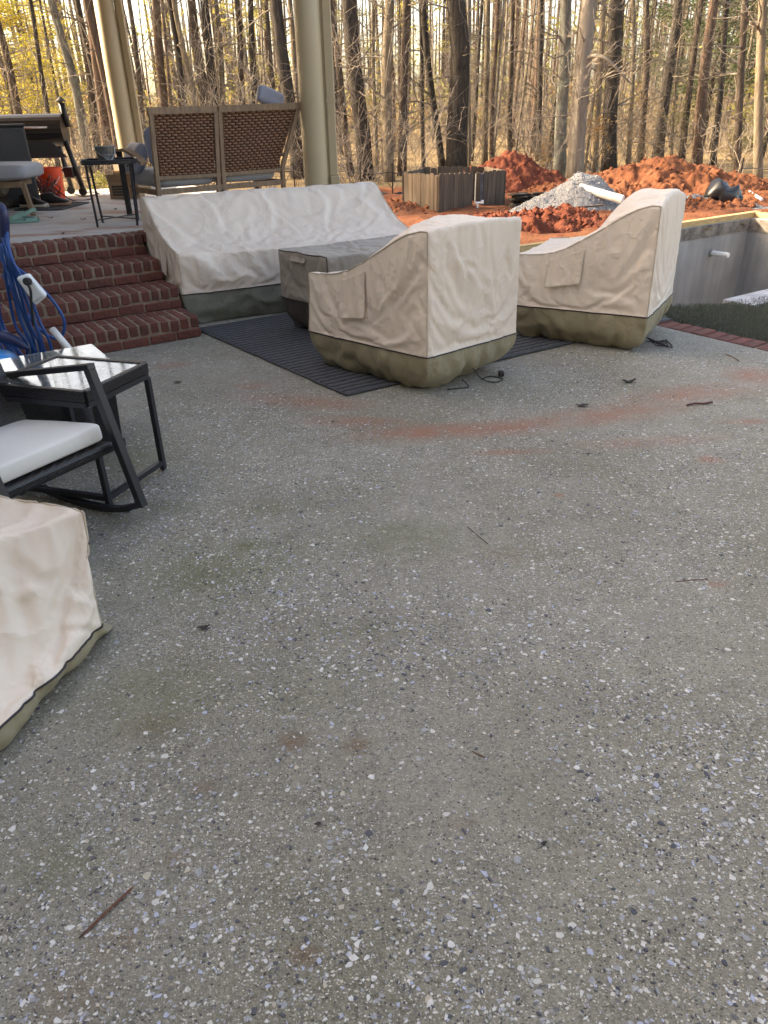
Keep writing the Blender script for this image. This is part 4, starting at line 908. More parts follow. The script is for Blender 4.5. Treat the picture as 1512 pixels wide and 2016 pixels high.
bb = sr + bk; MB().hexa([bb, bb + fdir * .54, bb + fdir * .54 + bdir * .03, bb + bdir * .03, bb + bdir * .15 + ZZ * .5, bb + fdir * .54 + bdir * .15 + ZZ * .5, bb + fdir * .54 + bdir * .18 + ZZ * .5, bb + bdir * .18 + ZZ * .5]).build('backrest', MT['wicker'], rk)

stc = [V(-1.25, 2.955, 0), V(-1.10, 3.345, 0), V(-1.57, 3.49, 0), V(-1.72, 3.10, 0)]
tb = thing('side_table', 'small black side table with wicker rim and glass top behind the rocking chair', 'side table', (-1.4, 3.22, 0)); tz = .55
ctr = sum(stc) / 4
for i in range(4):
    a, b = stc[i], stc[(i + 1) % 4]; MB().bar(a + ZZ * (tz - .02), b + ZZ * (tz - .02), .028, .05, np.cross(unit(b - a), ZZ)).build('rim', MT['wicker'], tb, bevel=.004)
    a2, b2 = a + (ctr - a) * .012, b + (ctr - b) * .012
    MB().bar(a2 + ZZ * (tz - .06), b2 + ZZ * (tz - .06), .024, .024).build('apron_rail', MT['black'], tb)
    MB().box(a2 + ZZ * (tz - .06) / 2, (.026, .026, tz - .07), [unit(b - a), unit(np.cross(ZZ, b - a)), ZZ]).build('leg', MT['black'], tb, bevel=.003)
    if i != 1: MB().bar(a2 + ZZ * .045, b2 + ZZ * .045, .024, .024).build('foot_rail', MT['black'], tb)
MB().hexa([p + (ctr - p) * .05 + ZZ * (tz - .006) for p in stc] + [p + (ctr - p) * .05 + ZZ * (tz + .0) for p in stc]).build('glass_top', MT['glass'], tb)

wa = V(-1.375, 3.66, 0); wc4 = [wa, wa + W * .42, wa + W * .42 - U * .95, wa - U * .95]
wt = thing('wicker_table', 'black wicker box table with glass top behind the small side table', 'table', (-1.9, 3.55, 0))
wcn = sum(wc4) / 4
MB().hexa([p + (wcn - p) * .04 + ZZ * .03 for p in wc4] + [p + ZZ * .45 for p in wc4]).build('wicker_body', MT['wicker'], wt, bevel=.01)
for p in wc4: MB().box(p + (wcn - p) * .07 + ZZ * .02, (.04, .04, .04)).build('foot', MT['black_matte'], wt)
MB().hexa([p - (wcn - p) * .03 + ZZ * .455 for p in wc4] + [p - (wcn - p) * .03 + ZZ * .463 for p in wc4]).build('glass_top', MT['glass'], wt, bevel=.002)

# pool cleaner caddy with blue cable
cy = 4.62
cd = thing('cleaner_caddy', 'dark blue pool cleaner caddy handle and grey post at the left edge', 'caddy', (-2.4, cy, 0))
hp = [aty(-70, 470, cy + .25), aty(-60, 425, cy + .22), aty(-35, 405, cy + .12), aty(-5, 405, cy + .03), aty(7, 422, cy), aty(9, 470, cy), aty(8, 505, cy)]
MB().tube(catmull(hp, 5), .028, 12).build('handle', MT['navy'], cd, smooth=True)
pa_, pb_ = aty(8, 498, cy), aty(66, 705, cy - .02); dn = unit(pb_ - pa_); end = pb_ + dn * ((pb_[2] - .06) / -dn[2]) * 1.0
MB().bar(pa_, end, .03, .05, U).build('post', MT['grey_metal'], cd, bevel=.004)
pa2 = pa_ - U * .38; MB().bar(pa2, end - U * .38, .03, .05, U).build('post', MT['grey_metal'], cd, bevel=.004)
MB().bar(end - ZZ * .0 + U * .05, end - U * .45, .06, .05).build('axle', MT['black_matte'], cd)
for k in (0, 1): MB().lathe(end - U * (.41 * k - .04) + ZZ * .03, U, [(.03, -.03), (.088, -.028), (.09, 0), (.088, .028), (.03, .03)], 24).build('wheel', MT['black_matte'], cd)
rbx = end - U * .2 + ZZ * .16
rb_ = thing('pool_robot', 'bright blue pool cleaning robot resting at the foot of the caddy', 'pool cleaner', (rbx[0], rbx[1] - .12, 0))
MB().pillow(rbx + V(-.02, -.13, -.0), [U, W, ZZ], (.2, .17, .11), .5, 24).build('shell', MT['sky_blue'], rb_, smooth=True)
MB().box(rbx + V(-.02, -.13, -.08), (.36, .3, .08), [U, W, ZZ]).build('chassis', MT['black_matte'], rb_, bevel=.02)
for s_ in (-1, 1): MB().lathe(rbx + V(-.02, -.13, -.085) + U * s_ * .19, U, [(.02, -.03), (.075, -.03), (.075, .03), (.02, .03)], 20).build('track_wheel', MT['black_matte'], rb_)
cbt = thing('blue_cable', 'long loops of blue power cable hung over the caddy handle', 'cable', aty(30, 640, cy))
loops = []
rndc = random.Random(5)
for k in range(7):
    j = lambda a_: rndc.uniform(-a_, a_)
    x0 = 1 + 2.4 * k + j(5); yb = 640 + 8 * k + j(20); dy = cy - .06 - .012 * k
    loops.append([(x0 - 6, 455 + j(10), cy + .02), (x0 + 4, 500 + j(10), dy), (x0 + 12 + k * 3.2, 560 + j(8), dy), (x0 + 28 + 5.3 * k, 630 + j(12), dy), (x0 + 48 + 5.2 * k, 680 + j(8), dy - .01), (x0 + 50 + 5 * k, 706 + j(6), dy + .02), (x0 + 30 + 2 * k, 720 + j(8), dy + .09), (x0 - 18 + k, 640, dy + .16), (x0 - 22, 540 + j(9), dy + .12), (x0 - 14, 470, cy + .05)])
loops.append([(2, 480, cy - .08), (20, 515, cy - .1), (60, 548, cy - .12), (98, 585, cy - .13), (122, 620, cy - .13), (127, 645, cy - .12), (115, 667, cy - .1), (80, 650, cy - .08), (40, 600, cy - .06), (5, 540, cy - .05)])
loops.append([(-5, 490, cy - .08), (18, 545, cy - .11), (32, 590, cy - .12), (44, 640, cy - .12), (70, 690, cy - .11), (86, 700, cy - .1)])
for lp in loops: MB().tube(catmull([aty(x_, y_, Y_) for x_, y_, Y_ in lp], 6), .0095, 8).build('loop', MT['blue'], cbt, smooth=True)
fl = [aty(8, 664, cy - .2), aty(30, 672, cy - .21), aty(58, 688, cy - .22)]
MB().tube(catmull([fl[0] - (fl[1] - fl[0]) * .3] + fl, 6), [.012, .02, .032, .038, .04, .04, .04, .04, .04, .038, .036, .034, .034, .034, .03, .026, .02, .014, .01][:19], 14).build('float', MT['navy'], cbt, smooth=True)
MB().tube(catmull([aty(-20, 655, cy - .2), fl[0]], 4), .0095, 8).build('loop', MT['blue'], cbt)
cyb = cy - .2
bxp = [aty(31, 548, cyb), aty(56, 541, cyb), aty(92, 584, cyb - .03), aty(70, 603, cyb - .03)]
pwr = thing('power_supply', 'white power supply box with a black plug hanging among the blue cables', 'power supply', bxp[3])
th2 = V(-.02, .07, 0); MB().hexa([bxp[0], bxp[3], bxp[2], bxp[1]] and [p + th2 for p in (bxp[0], bxp[3], bxp[2], bxp[1])] + [bxp[0], bxp[3], bxp[2], bxp[1]]).build('case', MT['white_plastic'], pwr, bevel=.012)
pg = aty(55, 554, cyb - .02); MB().lathe(pg, V(.2, -1, .2), [(.022, -.01), (.022, .03), (.014, .04)], 14).build('plug', MT['black_matte'], pwr)
MB().tube(catmull([pg + V(0, -.02, 0), aty(60, 572, cyb - .06), aty(62, 602, cyb - .05), aty(66, 640, cyb)], 5), .008, 8).build('lead', MT['black_matte'], pwr)
a_, b_ = aty(68, 594, cyb - .034), aty(83, 584, cyb - .034); MB().bar(a_, b_, .004, .002).build('print_line', MT['charcoal'], pwr)
a_, b_ = aty(103, 648, cy - .18), aty(140, 692, cy - .26)
wtb = thing('white_tube', 'short white plastic tube leaning below the blue cable loops', 'tube', b_)
MB().tube([a_, b_], .021, 16).build('pipe', MT['pvc'], wtb, smooth=True); MB().tube([b_ - unit(b_ - a_) * .012, b_ + unit(b_ - a_) * .012], .025, 16).build('collar', MT['pvc'], wtb)
# ================================================================== ON THE PORCH
PF = PZ + 0.004
# --- loveseat seen from behind: two woven backs
lv = thing('loveseat', 'weathered wood loveseat with two brown woven back panels seen from behind', 'loveseat', (-1.9, 8.6, PF))
La, Lm, Lb = 7.75, 8.2, 8.72      # depth of left end, middle and right end
TLc, TMc, TRc = aty(289, 214, La), aty(427, 210, Lm), aty(590, 204, Lb)
BLc, BMc, BRc = aty(309, 348, La), aty(434, 341, Lm), aty(553, 331, Lb - .08)
nrm = unit(np.cross(TMc - BLc, BMc - TLc)); nrm = nrm if nrm[1] < 0 else -nrm
def weave(tl, tr, bl, br, rows, cols, par, seed):
    rnd = random.Random(seed); mb = MB(); n = unit(np.cross(tr - bl, tl - br)); n = n if n[1] < 0 else -n
    pt = lambda s, t_: (tl * (1 - s) + tr * s) * (1 - t_) + (bl * (1 - s) + br * s) * t_
    MB().hexa([bl - n * .014, br - n * .014, br - n * .03, bl - n * .03, tl - n * .014, tr - n * .014, tr - n * .03, tl - n * .03]).build('panel_backing', MT['rattan_back'], par)
    for r_ in range(rows):
        off = (r_ % 2) * 0.5
        for c_ in range(-1, cols):
            s0, s1 = (c_ + off + .06) / cols, (c_ + off + .90) / cols
            s0, s1 = max(0.005, s0), min(.995, s1)
            if s1 - s0 < .02: continue
            t0, t1 = (r_ + .10) / rows, (r_ + .86) / rows; k = rnd.uniform(-.003, .003); vs = []
            for s_, lift in ((s0, -.012), (s0 + (s1 - s0) * .25, .004), (s0 + (s1 - s0) * .75, .004), (s1, -.012)):
                for tt, l2 in ((t0, -.006), (t0 * .7 + t1 * .3, .003), (t0 * .3 + t1 * .7, .003), (t1, -.006)): vs.append(pt(s_, tt) + n * (lift + l2 + k))
            mb.add(vs, [(4 * i + j, 4 * i + j + 1, 4 * i + j + 5, 4 * i + j + 4) for i in range(3) for j in range(3)])
    return mb.build('woven_panel', MT['rattan'], par, smooth=True, kind='stuff')
pl = lambda a, b, f: a + (b - a) * f
weave(pl(TLc, TMc, .06) - ZZ * .045, pl(TLc, TMc, .94) - ZZ * .045, pl(BLc, BMc, .06) + ZZ * .0, pl(BLc, BMc, .92) + ZZ * 0, 22, 9, lv, 1)
weave(pl(TMc, TRc, .05) - ZZ * .045, pl(TMc, TRc, .955) - ZZ * .045, pl(BMc, BRc, .07), pl(BMc, BRc, .95), 22, 11, lv, 2)
def plank(a, b, w_, t_, nm, m='teak', par=lv): return MB().bar(a, b, w_, t_, ZZ if abs(unit(b - a)[2]) < .7 else np.cross(nrm, unit(b - a))).build(nm, MT[m], par, bevel=.004)
plank(TLc - ZZ * .02, pl(TLc, TMc, .985) - ZZ * .02, .062, .04, 'top_rail'); plank(pl(TMc, TRc, .01) - ZZ * .02, TRc - ZZ * .02 + unit(TRc - TMc) * .02, .062, .04, 'top_rail')
plank(BLc - ZZ * .015, BMc - ZZ * .015, .035, .03, 'lower_rail'); plank(BMc + unit(TRc - TMc) * .03 - ZZ * .015, BRc - ZZ * .015, .035, .03, 'lower_rail')
def stile(tp, bt, ext=True, w_=.042):
    d = unit(bt - tp); foot = bt + d * ((bt[2] - PF) / -d[2]); 
    if abs(d[0]) > .2: foot = V(bt[0], bt[1], PF)
    plank(tp - ZZ * .03, bt, w_, .035, 'back_stile'); plank(bt + ZZ * .01, foot, w_, .04, 'leg')
stile(TLc + unit(TMc - TLc) * .03, BLc); stile(pl(TLc, TMc, .965), BMc - unit(BMc - BLc) * .028); stile(pl(TMc, TRc, .025), BMc + unit(BMc - BLc) * .03); stile(TRc - unit(TRc - TMc) * .02, BRc + unit(BRc - BMc) * .015)
ld = -nrm * V(1, 1, 0); ld = unit(ld)                         # seat points away from the camera
for a, b in ((BLc, BMc), (BMc, BRc)):
    lw = unit(b - a); cen_ = (a + b) / 2; hw = np.linalg.norm(b - a) / 2 - .02
    plank(V(a[0], a[1], PF + .24) , V(b[0], b[1], PF + .24), .05, .03, 'seat_rail')
    MB().pillow(V(cen_[0], cen_[1], PF + .345) + ld * .37, [unit(V(lw[0], lw[1], 0)), ld, ZZ], (hw, .33, .085), .24, 32, .006, ez=.45).build('seat_cushion', MT['cushion_grey'], lv, smooth=True)
    MB().pillow(V(cen_[0], cen_[1], PF + .62) + ld * .22 , [unit(V(lw[0], lw[1], 0)), unit(ld * .25 + ZZ), unit(ld - ZZ * .25)], (hw * .95, .2, .08), .4, 28, .006).build('back_cushion', MT['cushion_blue'], lv, smooth=True)
lu = unit(V((BMc - BLc)[0], (BMc - BLc)[1], 0))
for side_, o_ in ((BLc - lu * .02, -1), (BRc + lu * .02, 1)):
    p = V(side_[0], side_[1], 0); A = [p + ZZ * (PF + .50), p + ld * .15 + ZZ * (PF + .56), p + ld * .36 + ZZ * (PF + .605), p + ld * .56 + ZZ * (PF + .60), p + ld * .66 + ZZ * (PF + .58)]
    if o_ < 0: A = [q_ + lu * -.09 for q_ in A]
    mb = MB(); cp = catmull(A, 3)
    for a, b in zip(cp[:-1], cp[1:]): mb.bar(a, b, .075, .024, lu)
    mb.build('armrest', MT['teak'], lv)
    ft_ = p + ld * .55 + (lu * -.09 if o_ < 0 else 0); MB().bar(ft_ + ZZ * PF, ft_ + ZZ * (PF + .59), .045, .045).build('leg', MT['black_matte'] if o_ < 0 else MT['teak'], lv); plank(p + ZZ * (PF + .24), p + ld * .6 + ZZ * (PF + .24), .05, .03, 'side_rail')
pq = aty(250, 312, 8.35)
pw1 = MB().pillow(aty(266, 312, 8.25) + ZZ * .0, [ld, unit(lu * .5 + ZZ), unit(lu - ZZ * .5)], (.2, .15, .07), .4, 26, .012).build('cushion', MT['cushion_blue'], base=aty(266, 330, 8.25), smooth=True); tag(pw1, 'blue grey cushion slumped at the left arm of the loveseat', 'cushion')
pb2 = aty(536, 192, 8.72)
tag(MB().pillow(pb2 + ZZ * .0 + ld * .04, [unit(lu * .93 - ZZ * .3), unit(lu * .3 + ZZ * .93), ld], (.16, .085, .07), .42, 36, .05).build('cushion', MT['cushion_blue'], base=pb2 - ZZ * .06, smooth=True), 'crumpled blue grey cushion lying on top of the loveseat back', 'cushion')

# --- tray table with pail
tt = thing('tray_table', 'thin black metal tray table holding a pail', 'tray table', (-2.45, 7.42, PF))
tc = V(*( (aty(160, 318, 7.4) + aty(268, 312, 7.4)) / 2)); tzz = 1.215; tc[2] = tzz
tx = unit(V(.97, .22, 0)); ty_ = V(-tx[1], tx[0], 0)
oc = [tc + tx * .245 * math.cos(a) / max(abs(math.cos(a)), abs(math.sin(a))) ** .55 + ty_ * .225 * math.sin(a) / max(abs(math.cos(a)), abs(math.sin(a))) ** .55 for a in np.linspace(0, 2 * math.pi, 33)[:-1]]
MB().prism([p[:2] for p in oc], tzz - .02, tzz - .012).build('tray', MT['black'], tt)
MB().tube([p + ZZ * .012 for p in oc] + [oc[0] + ZZ * .012], .006, 6, cap=False).build('tray_lip', MT['black'], tt)
vs = [p - ZZ * .018 for p in oc] + [p + ZZ * .012 for p in oc]; MB().add(vs, [(i, (i + 1) % 32, 32 + (i + 1) % 32, 32 + i) for i in range(32)]).build('tray_wall', MT['black'], tt)
lg = [(at(193, 447, PF), -1, -1), (at(268, 444, PF), 1, -1), (at(205, 438, PF), -1, 1), (at(268, 433, PF) , 1, 1)]
feet = []
for f_, a, b in lg:
    tp = tc + tx * a * .19 + ty_ * b * .15 - ZZ * .02; f_ = V(tp[0] * .35 + f_[0] * .65, tp[1] * .35 + f_[1] * .65, PF); feet.append(f_)
    MB().bar(f_, tp, .017, .017).build('leg', MT['black'], tt)
for a, b in ((0, 3), (1, 2)): MB().bar(pl(feet[a], feet[a] + ZZ, .06), pl(feet[b], feet[b] + ZZ, .06), .01, .01).build('cross_brace', MT['black'], tt)
for a, b in ((0, 2), (1, 3)): MB().bar(feet[a] + ZZ * .5, feet[b] + ZZ * .5, .01, .01).build('rail', MT['black'], tt)
pc_ = aty(209, 308, 7.42); pc_ = V(pc_[0], 7.42, tzz - .012)
pa1 = thing('pail', 'small galvanised metal pail on the black tray table', 'pail', pc_)
MB().lathe(pc_, ZZ, [(.0, 0), (.066, .0), (.07, .004), (.078, .06), (.08, .062), (.078, .066), (.088, .125), (.092, .128), (.092, .134), (.086, .132), (.07, .01), (0, .01)], 26, cap=False).build('body', MT['zinc'], pa1, smooth=False)
hh_ = [pc_ + V(-.09, 0, .12), pc_ + V(-.07, -.085, .105), pc_ + V(.0, -.105, .06), pc_ + V(.06, -.085, .02), pc_ + V(.088, -.02, .07), pc_ + V(.09, 0, .12)]
MB().tube(catmull(hh_, 5), .003, 6).build('handle', MT['steel'], pa1)

# --- pellet grill
gy = 10.5; gax = unit(V(1, .12, 0)); gf = V(gax[1], -gax[0], 0)
ge = aty(128, 254, gy); gz_ = 1.435; gR = .20; gend = V(ge[0], gy, gz_); gl = 1.05; gst = gend - gax * gl
gr = thing('pellet_grill', 'barrel pellet grill with bronze lid, chimney and front shelf at the back of the porch', 'grill', (gst[0] + .5, gy, PF))
def arc(a0, a1, n=14, k=1.0): return [(math.cos(a), math.sin(a)) for a in np.linspace(R(a0), R(a1), n)]
def halfbarrel(a0, a1, r, nm, m, par=gr):
    vs, fs = [], []; pts = arc(a0, a1); n = len(pts)
    for e in (0, 1):
        for c_, s_ in pts: vs.append(gst + gax * gl * e + gf * c_ * r + ZZ * s_ * r * .92)
    fs = [(i, i + 1, n + i + 1, n + i) for i in range(n - 1)] + [tuple(range(n - 1, -1, -1)), tuple(range(n, 2 * n)), (0, n, 2 * n - 1, n - 1)]
    return MB().add(vs, fs).build(nm, m, par, smooth=False)
halfbarrel(-8, 188, gR * 1.012, 'lid', MT['grill_bronze']); halfbarrel(-172, -8.5, gR, 'barrel', MT['grill_black'])
lidp = gst + gf * (gR + .035) + ZZ * .035
lh = [lidp + gax * .25 - gf * .035, lidp + gax * .25, lidp + gax * (gl - .16), lidp + gax * (gl - .16) - gf * .035]
MB().tube(lh, .013, 10).build('lid_handle', MT['steel'], gr, smooth=True)
cb_ = aty(131, 238, gy); ct_ = aty(119, 203, gy); cb_ = V(gend[0] + .045, gy, gz_ + .03)
ctv = V(aty(120, 200, gy)[0], gy, 1.735)
MB().tube([cb_, ctv], .036, 16).build('chimney', MT['grill_black'], gr, smooth=True)
MB().lathe(ctv + ZZ * .012, ZZ, [(.066, 0), (.064, .008), (.004, .06)], 18).build('chimney_cap', MT['charcoal'], gr); MB().tube([ctv - ZZ * .01, ctv + ZZ * .03], .01, 6).build('cap_stem', MT['grill_black'], gr)
sy = gf * (gR + .012); z0, z1 = PF + .455, PF + .63
sA = gst + gax * .3 + sy; sB = gst + gax * (gl + .0) + sy; sA[2] = 0; sB[2] = 0
MB().hexa([sA + ZZ * z0, sB + ZZ * z0 + gax * .02, sB + ZZ * z0 + gf * -.025, sA + ZZ * z0 + gf * -.025, sA + ZZ * z1, sB + ZZ * z1 - gax * .13, sB + ZZ * z1 - gax * .13 - gf * .025, sA + ZZ * z1 - gf * .025]).build('front_shelf', MT['charcoal'], gr, bevel=.012)
for k, (a, b) in enumerate((((118, 305), (143, 376)), ((133, 300), (166, 377)), )):
    A, B = aty(*a, gy - .1 + .25 * (1 - k)), at(b[0], b[1], PF + .03); B = aty(b[0], b[1], gy - .05 + .25 * (1 - k)); B[2] = PF
    A[2] = gz_ - .12; MB().tube([A, B + ZZ * .02], .034, 12).build('leg', MT['grill_black'], gr, smooth=True)
    MB().lathe(B + V(.0, -.05, .049), V(0, 1, 0), [(.02, -.02), (.048, -.02), (.048, .02), (.02, .02)], 20).build('wheel', MT['black_matte'], gr)
for k in (0, 1):
    A = gst + gax * .08 + V(0, -.1 + .25 * k, -.12); MB().tube([A, V(A[0] - .1, A[1], PF)], .034, 12).build('leg', MT['grill_black'], gr, smooth=True)
p_ = gst + gax * .95 + V(.05, .1, 0); MB().box((p_[0] + .03, gy + .0, PF + .28), (.12, .3, .12)).build('grease_pan', MT['grill_black'], gr, bevel=.01)
MB().bar(gst + gax * .1 + ZZ * (PF + .3 - gz_), gst + gax * (gl + .05) + ZZ * (PF + .3 - gz_), .03, .03).build('stretcher', MT['grill_black'], gr)

# --- dark cabinet in front of the grill
cr = aty(54, 247, 9.25); cbx = V(-4.30, 9.5, 0)
cabn = thing('cabinet', 'tall dark grey cabinet standing in front of the left half of the grill', 'cabinet', (-4.35, 9.5, PF))
ka = [unit(V(.90, .43, 0)), unit(V(-.43, .90, 0)), ZZ]; kc = V(-3.90, 9.22, 0) - ka[0] * .4 + ka[1] * .25
MB().box(kc + ZZ * (PF + .42), (.8, .5, .80), ka).build('carcass', MT['charcoal'], cabn, bevel=.012)
MB().box(kc - ka[1] * .01 + ZZ * (PF + .833), (.83, .53, .025), ka).build('top', MT['grill_black'], cabn, bevel=.005)
MB().box(kc - ka[1] * .262 + ZZ * (PF + .44), (.77, .02, .74), ka).build('door', MT['charcoal'], cabn, bevel=.005); MB().tube([kc - ka[1] * .29 - ka[0] * .3 + ZZ * (PF + .75), kc - ka[1] * .29 - ka[0] * .05 + ZZ * (PF + .75)], .01, 8).build('handle', MT['steel'], cabn)
MB().box(kc + ZZ * (PF + .01), (.74, .42, .025), ka).build('plinth', MT['black_matte'], cabn)

# --- stone pier at the far left
sp = thing('stone_pier', 'brown stacked stone pier at the left picture edge', 'pier', (-4.45, 8.95, PF))
for k, (x0, x1, z0, z1) in enumerate(((-4.75, -4.12, 0, .13), (-4.78, -4.14, .13, .25), (-4.8, -4.15, .25, .34), (-4.82, -4.20, .34, .47), (-4.82, -4.24, .47, .6), (-4.84, -4.19, .6, .8), (-4.84, -4.22, .8, .98), (-4.84, -4.24, .98, 1.2))):
    MB().pillow(((x0 + x1) / 2, 8.95, PF + (z0 + z1) / 2), np.eye(3), ((x1 - x0) / 2, .14, (z1 - z0) / 2 * 1.04), .35, 18, .03).build('stone', MT['bark_tan'] if k % 2 else MT['bark_brown'], sp, smooth=True)

# --- wooden lounge chair at left
lc = thing('lounge_chair', 'wooden lounge chair with thick grey seat cushion at the left edge of the porch', 'lounge chair', (-3.95, 8.45, PF))
ca_, cr_ = 8.3, at(77, 418, PF)
MB().pillow((-4.13, 8.52, PF + .415), [V(1, .05, 0), V(-.05, 1, 0), ZZ], (.53, .33, .085), .2, 44, .006, ez=.4).build('seat_cushion', MT['cushion_grey'], lc, smooth=True)
for x_ in (-3.66, -4.5):
    for y_ in (8.32, 8.85): MB().bar(V(x_ + (.05 if x_ > -4 else -.03) - (.25 if y_ > 8.5 else 0), y_ - (.04 if y_ < 8.5 else 0), PF), V(x_ - (.25 if y_ > 8.5 else 0), y_, PF + .31), .05, .042).build('leg', MT['teak'], lc, bevel=.004)
for y_ in (8.30, 8.85): MB().box((-4.08 - (.25 if y_ > 8.5 else 0), y_, PF + .30), (.82, .035, .06)).build('seat_rail', MT['teak'], lc, bevel=.004)
for x_ in (-3.80, -4.6): MB().box((x_, 8.58, PF + .295), (.035, .5, .05)).build('side_rail', MT['teak'], lc, bevel=.004)

# --- orange bucket, cord tangle, shoes, clog, mat, boxes
bp_ = at(103, 377, PF); bk_ = thing('bucket', 'bright orange plastic bucket under the grill', 'bucket', (aty(99, 350, 10.05)[0], 10.05, PF)); bb_ = V(aty(99, 350, 10.05)[0], 10.05, PF); 
MB().lathe(bb_, ZZ, [(0, 0), (.13, 0), (.148, .26), (.157, .262), (.157, .3), (.152, .302), (.154, .36), (.146, .36), (.125, .02), (0, .02)], 30, cap=False).build('body', MT['orange'], bk_); MB().tube(catmull([bb_ + V(-.155, 0, .31), bb_ + V(-.1, -.13, .18), bb_ + V(0, -.17, .14), bb_ + V(.1, -.13, .18), bb_ + V(.155, 0, .31)], 5), .004, 6).build('handle', MT['steel'], bk_)
rnd = random.Random(4); pts = []; cpos = aty(90, 370, 9.72)
for k in range(46):
    a = k * 1.3 + rnd.uniform(-.5, .5); pts.append(V(cpos[0], 9.72, PF + .012) + V(.17 * math.cos(a) * rnd.uniform(.3, 1), .12 * math.sin(a), .02 + rnd.uniform(0, .27)))
pts = [V(pts[0][0], pts[0][1], PF + .01)] + pts + [V(cpos[0] + .3, 9.7, PF + .01), V(cpos[0] + .5, 9.85, PF + .01)]
tag(MB().tube(catmull(pts, 4), .006, 5).build('cord_tangle', MT['cord_red'], base=(cpos[0], 9.75, PF), smooth=True), 'tangled dark red cord heaped in front of the orange bucket', 'cord')
q_ = [at(x_, y_, PF + .01) for x_, y_ in ((140, 379), (152, 384), (170, 386), (188, 383), (194, 380), (182, 378), (165, 379))]
MB().tube(catmull(q_, 5), .007, 6).build('power_cord', MT['black_matte'], gr, smooth=True)
mc = at(95, 408, PF); 
mtp = [at(32, 415, PF), at(118, 414, PF), at(172, 400, PF), at(95, 398, PF)]
mt_ = thing('boot_mat', 'black rubber boot mat with an open grid under the dark shoes', 'mat', sum(mtp) / 4)
mcn = sum(mtp) / 4
for i in range(4): MB().bar(mtp[i] + ZZ * .006, mtp[(i + 1) % 4] + ZZ * .006, .05, .012).build('border', MT['rubber'], mt_)
for f in np.linspace(.15, .85, 6): MB().bar(pl(mtp[0], mtp[1], f) + ZZ * .006, pl(mtp[3], mtp[2], f) + ZZ * .006, .05, .010).build('strip', MT['rubber'], mt_)
def shoe(name, label, c, d, L, wd, m_up, m_sole, h, clog=False):
    c = np.asarray(c, float); d = unit(d); s_ = V(-d[1], d[0], 0); t_ = thing(name, label, 'shoe' if not clog else 'clog', c)
    prof = [(-.5, .30), (-.46, .36), (-.3, .40), (-.1, .37), (.1, .42), (.28, .48), (.4, .42), (.47, .28), (.5, .12)]
    full = prof
    def loft(zf, wf, nm, m, topf=None, lo=0.0, prof=full):
        vs, fs = [], []; n = 11
        for x_, w_ in prof:
            zt = topf(x_)
            for k in range(n):
                a = math.pi * k / (n - 1); vs.append(c + d * x_ * L * wf + s_ * w_ * wd * math.copysign(abs(math.cos(a)) ** .6, math.cos(a)) * wf + ZZ * (lo + (zt - lo) * math.sin(a) ** .7))
        for i in range(len(prof) - 1):
            for k in range(n - 1): q = i * n + k; fs.append((q, q + 1, q + n + 1, q + n))
        fs += [tuple(range(n)), tuple((len(prof) - 1) * n + k for k in range(n - 1, -1, -1))]; fs.append(tuple([i * n for i in range(len(prof))] + [i * n + n - 1 for i in range(len(prof) - 1, -1, -1)]))
        return MB().add(vs, fs).build(nm, m, t_, smooth=True)
    loft(0, 1.06, 'sole', m_sole, lambda x_: .045 + .012 * max(0, x_) if clog else .035 + .012 * max(0, x_))
    if clog:
        loft(0, 1.0, 'upper', m_up, lambda x_: h * (1.0 - 1.05 * max(0, x_ - .02)), .02, [(-.12, .38), (.0, .40), (.1, .42), (.2, .46), (.28, .48), (.4, .42), (.47, .28), (.5, .12)])
        e = [c + d * (-.08) * L + s_ * wd * .44 + ZZ * h * .7, c + d * -.34 * L + s_ * wd * .38 + ZZ * h * 1.0, c + d * -.50 * L + ZZ * h * 1.1, c + d * -.34 * L - s_ * wd * .38 + ZZ * h * 1.0, c + d * -.08 * L - s_ * wd * .44 + ZZ * h * .7]
        mb = MB(); cp = catmull(e, 5)
        for a, b in zip(cp[:-1], cp[1:]): mb.bar(a, b, .03, .01, ZZ)
        mb.build('heel_strap', m_up, t_)
        for sg in (-1, 1): MB().lathe(e[0] if sg > 0 else e[-1], s_ * sg, [(.014, -.01), (.014, .012), (.008, .014)], 12).build('rivet', m_up, t_)
        MB().pillow(c - d * .26 * L + ZZ * .046, [d, s_, ZZ], (L * .18, wd * .3, .008), .7, 14).build('footbed', MT['mint_dark'], t_)
    else:
        loft(0, .97, 'upper', m_up, lambda x_: h * (1.0 if x_ < -.12 else 1.0 - .95 * (x_ + .12) ** .8), .03)
        MB().pillow(c - d * .22 * L + ZZ * h * .95, [d, s_, ZZ], (L * .2, wd * .28, .014), .8, 14).build('hollow_shade', MT['black_matte'], t_)  # dark ellipse paints the shade inside the shoe, no real hollow is cut
    return t_
p1_ = at(112, 404, PF + .014); p1_[2] = PF + .013; p2_ = at(78, 407, PF + .014); p2_[2] = PF + .013
shoe('shoe', 'dark shoe with tan sole, toe pointing right, on the boot mat', p1_, V(1, .05, 0), .32, .11, MT['shoe'], MT['tan_sole'], .13)
shoe('shoe', 'dark shoe with pale sole behind the leg of the lounge chair', p2_ + V(-.05, 0, 0), V(1, -.12, 0), .31, .11, MT['shoe'], MT['white_sole'], .13)
shoe('clog', 'mint green foam clog with raised heel strap on the porch', at(47, 438, PF), V(-.97, -.18, 0), .27, .12, MT['mint'], MT['mint'], .105, True)
shoe('clog', 'second mint green foam clog at the very left edge of the porch', at(-16, 446, PF), V(-.9, .4, 0), .27, .12, MT['mint'], MT['mint'], .105, True)
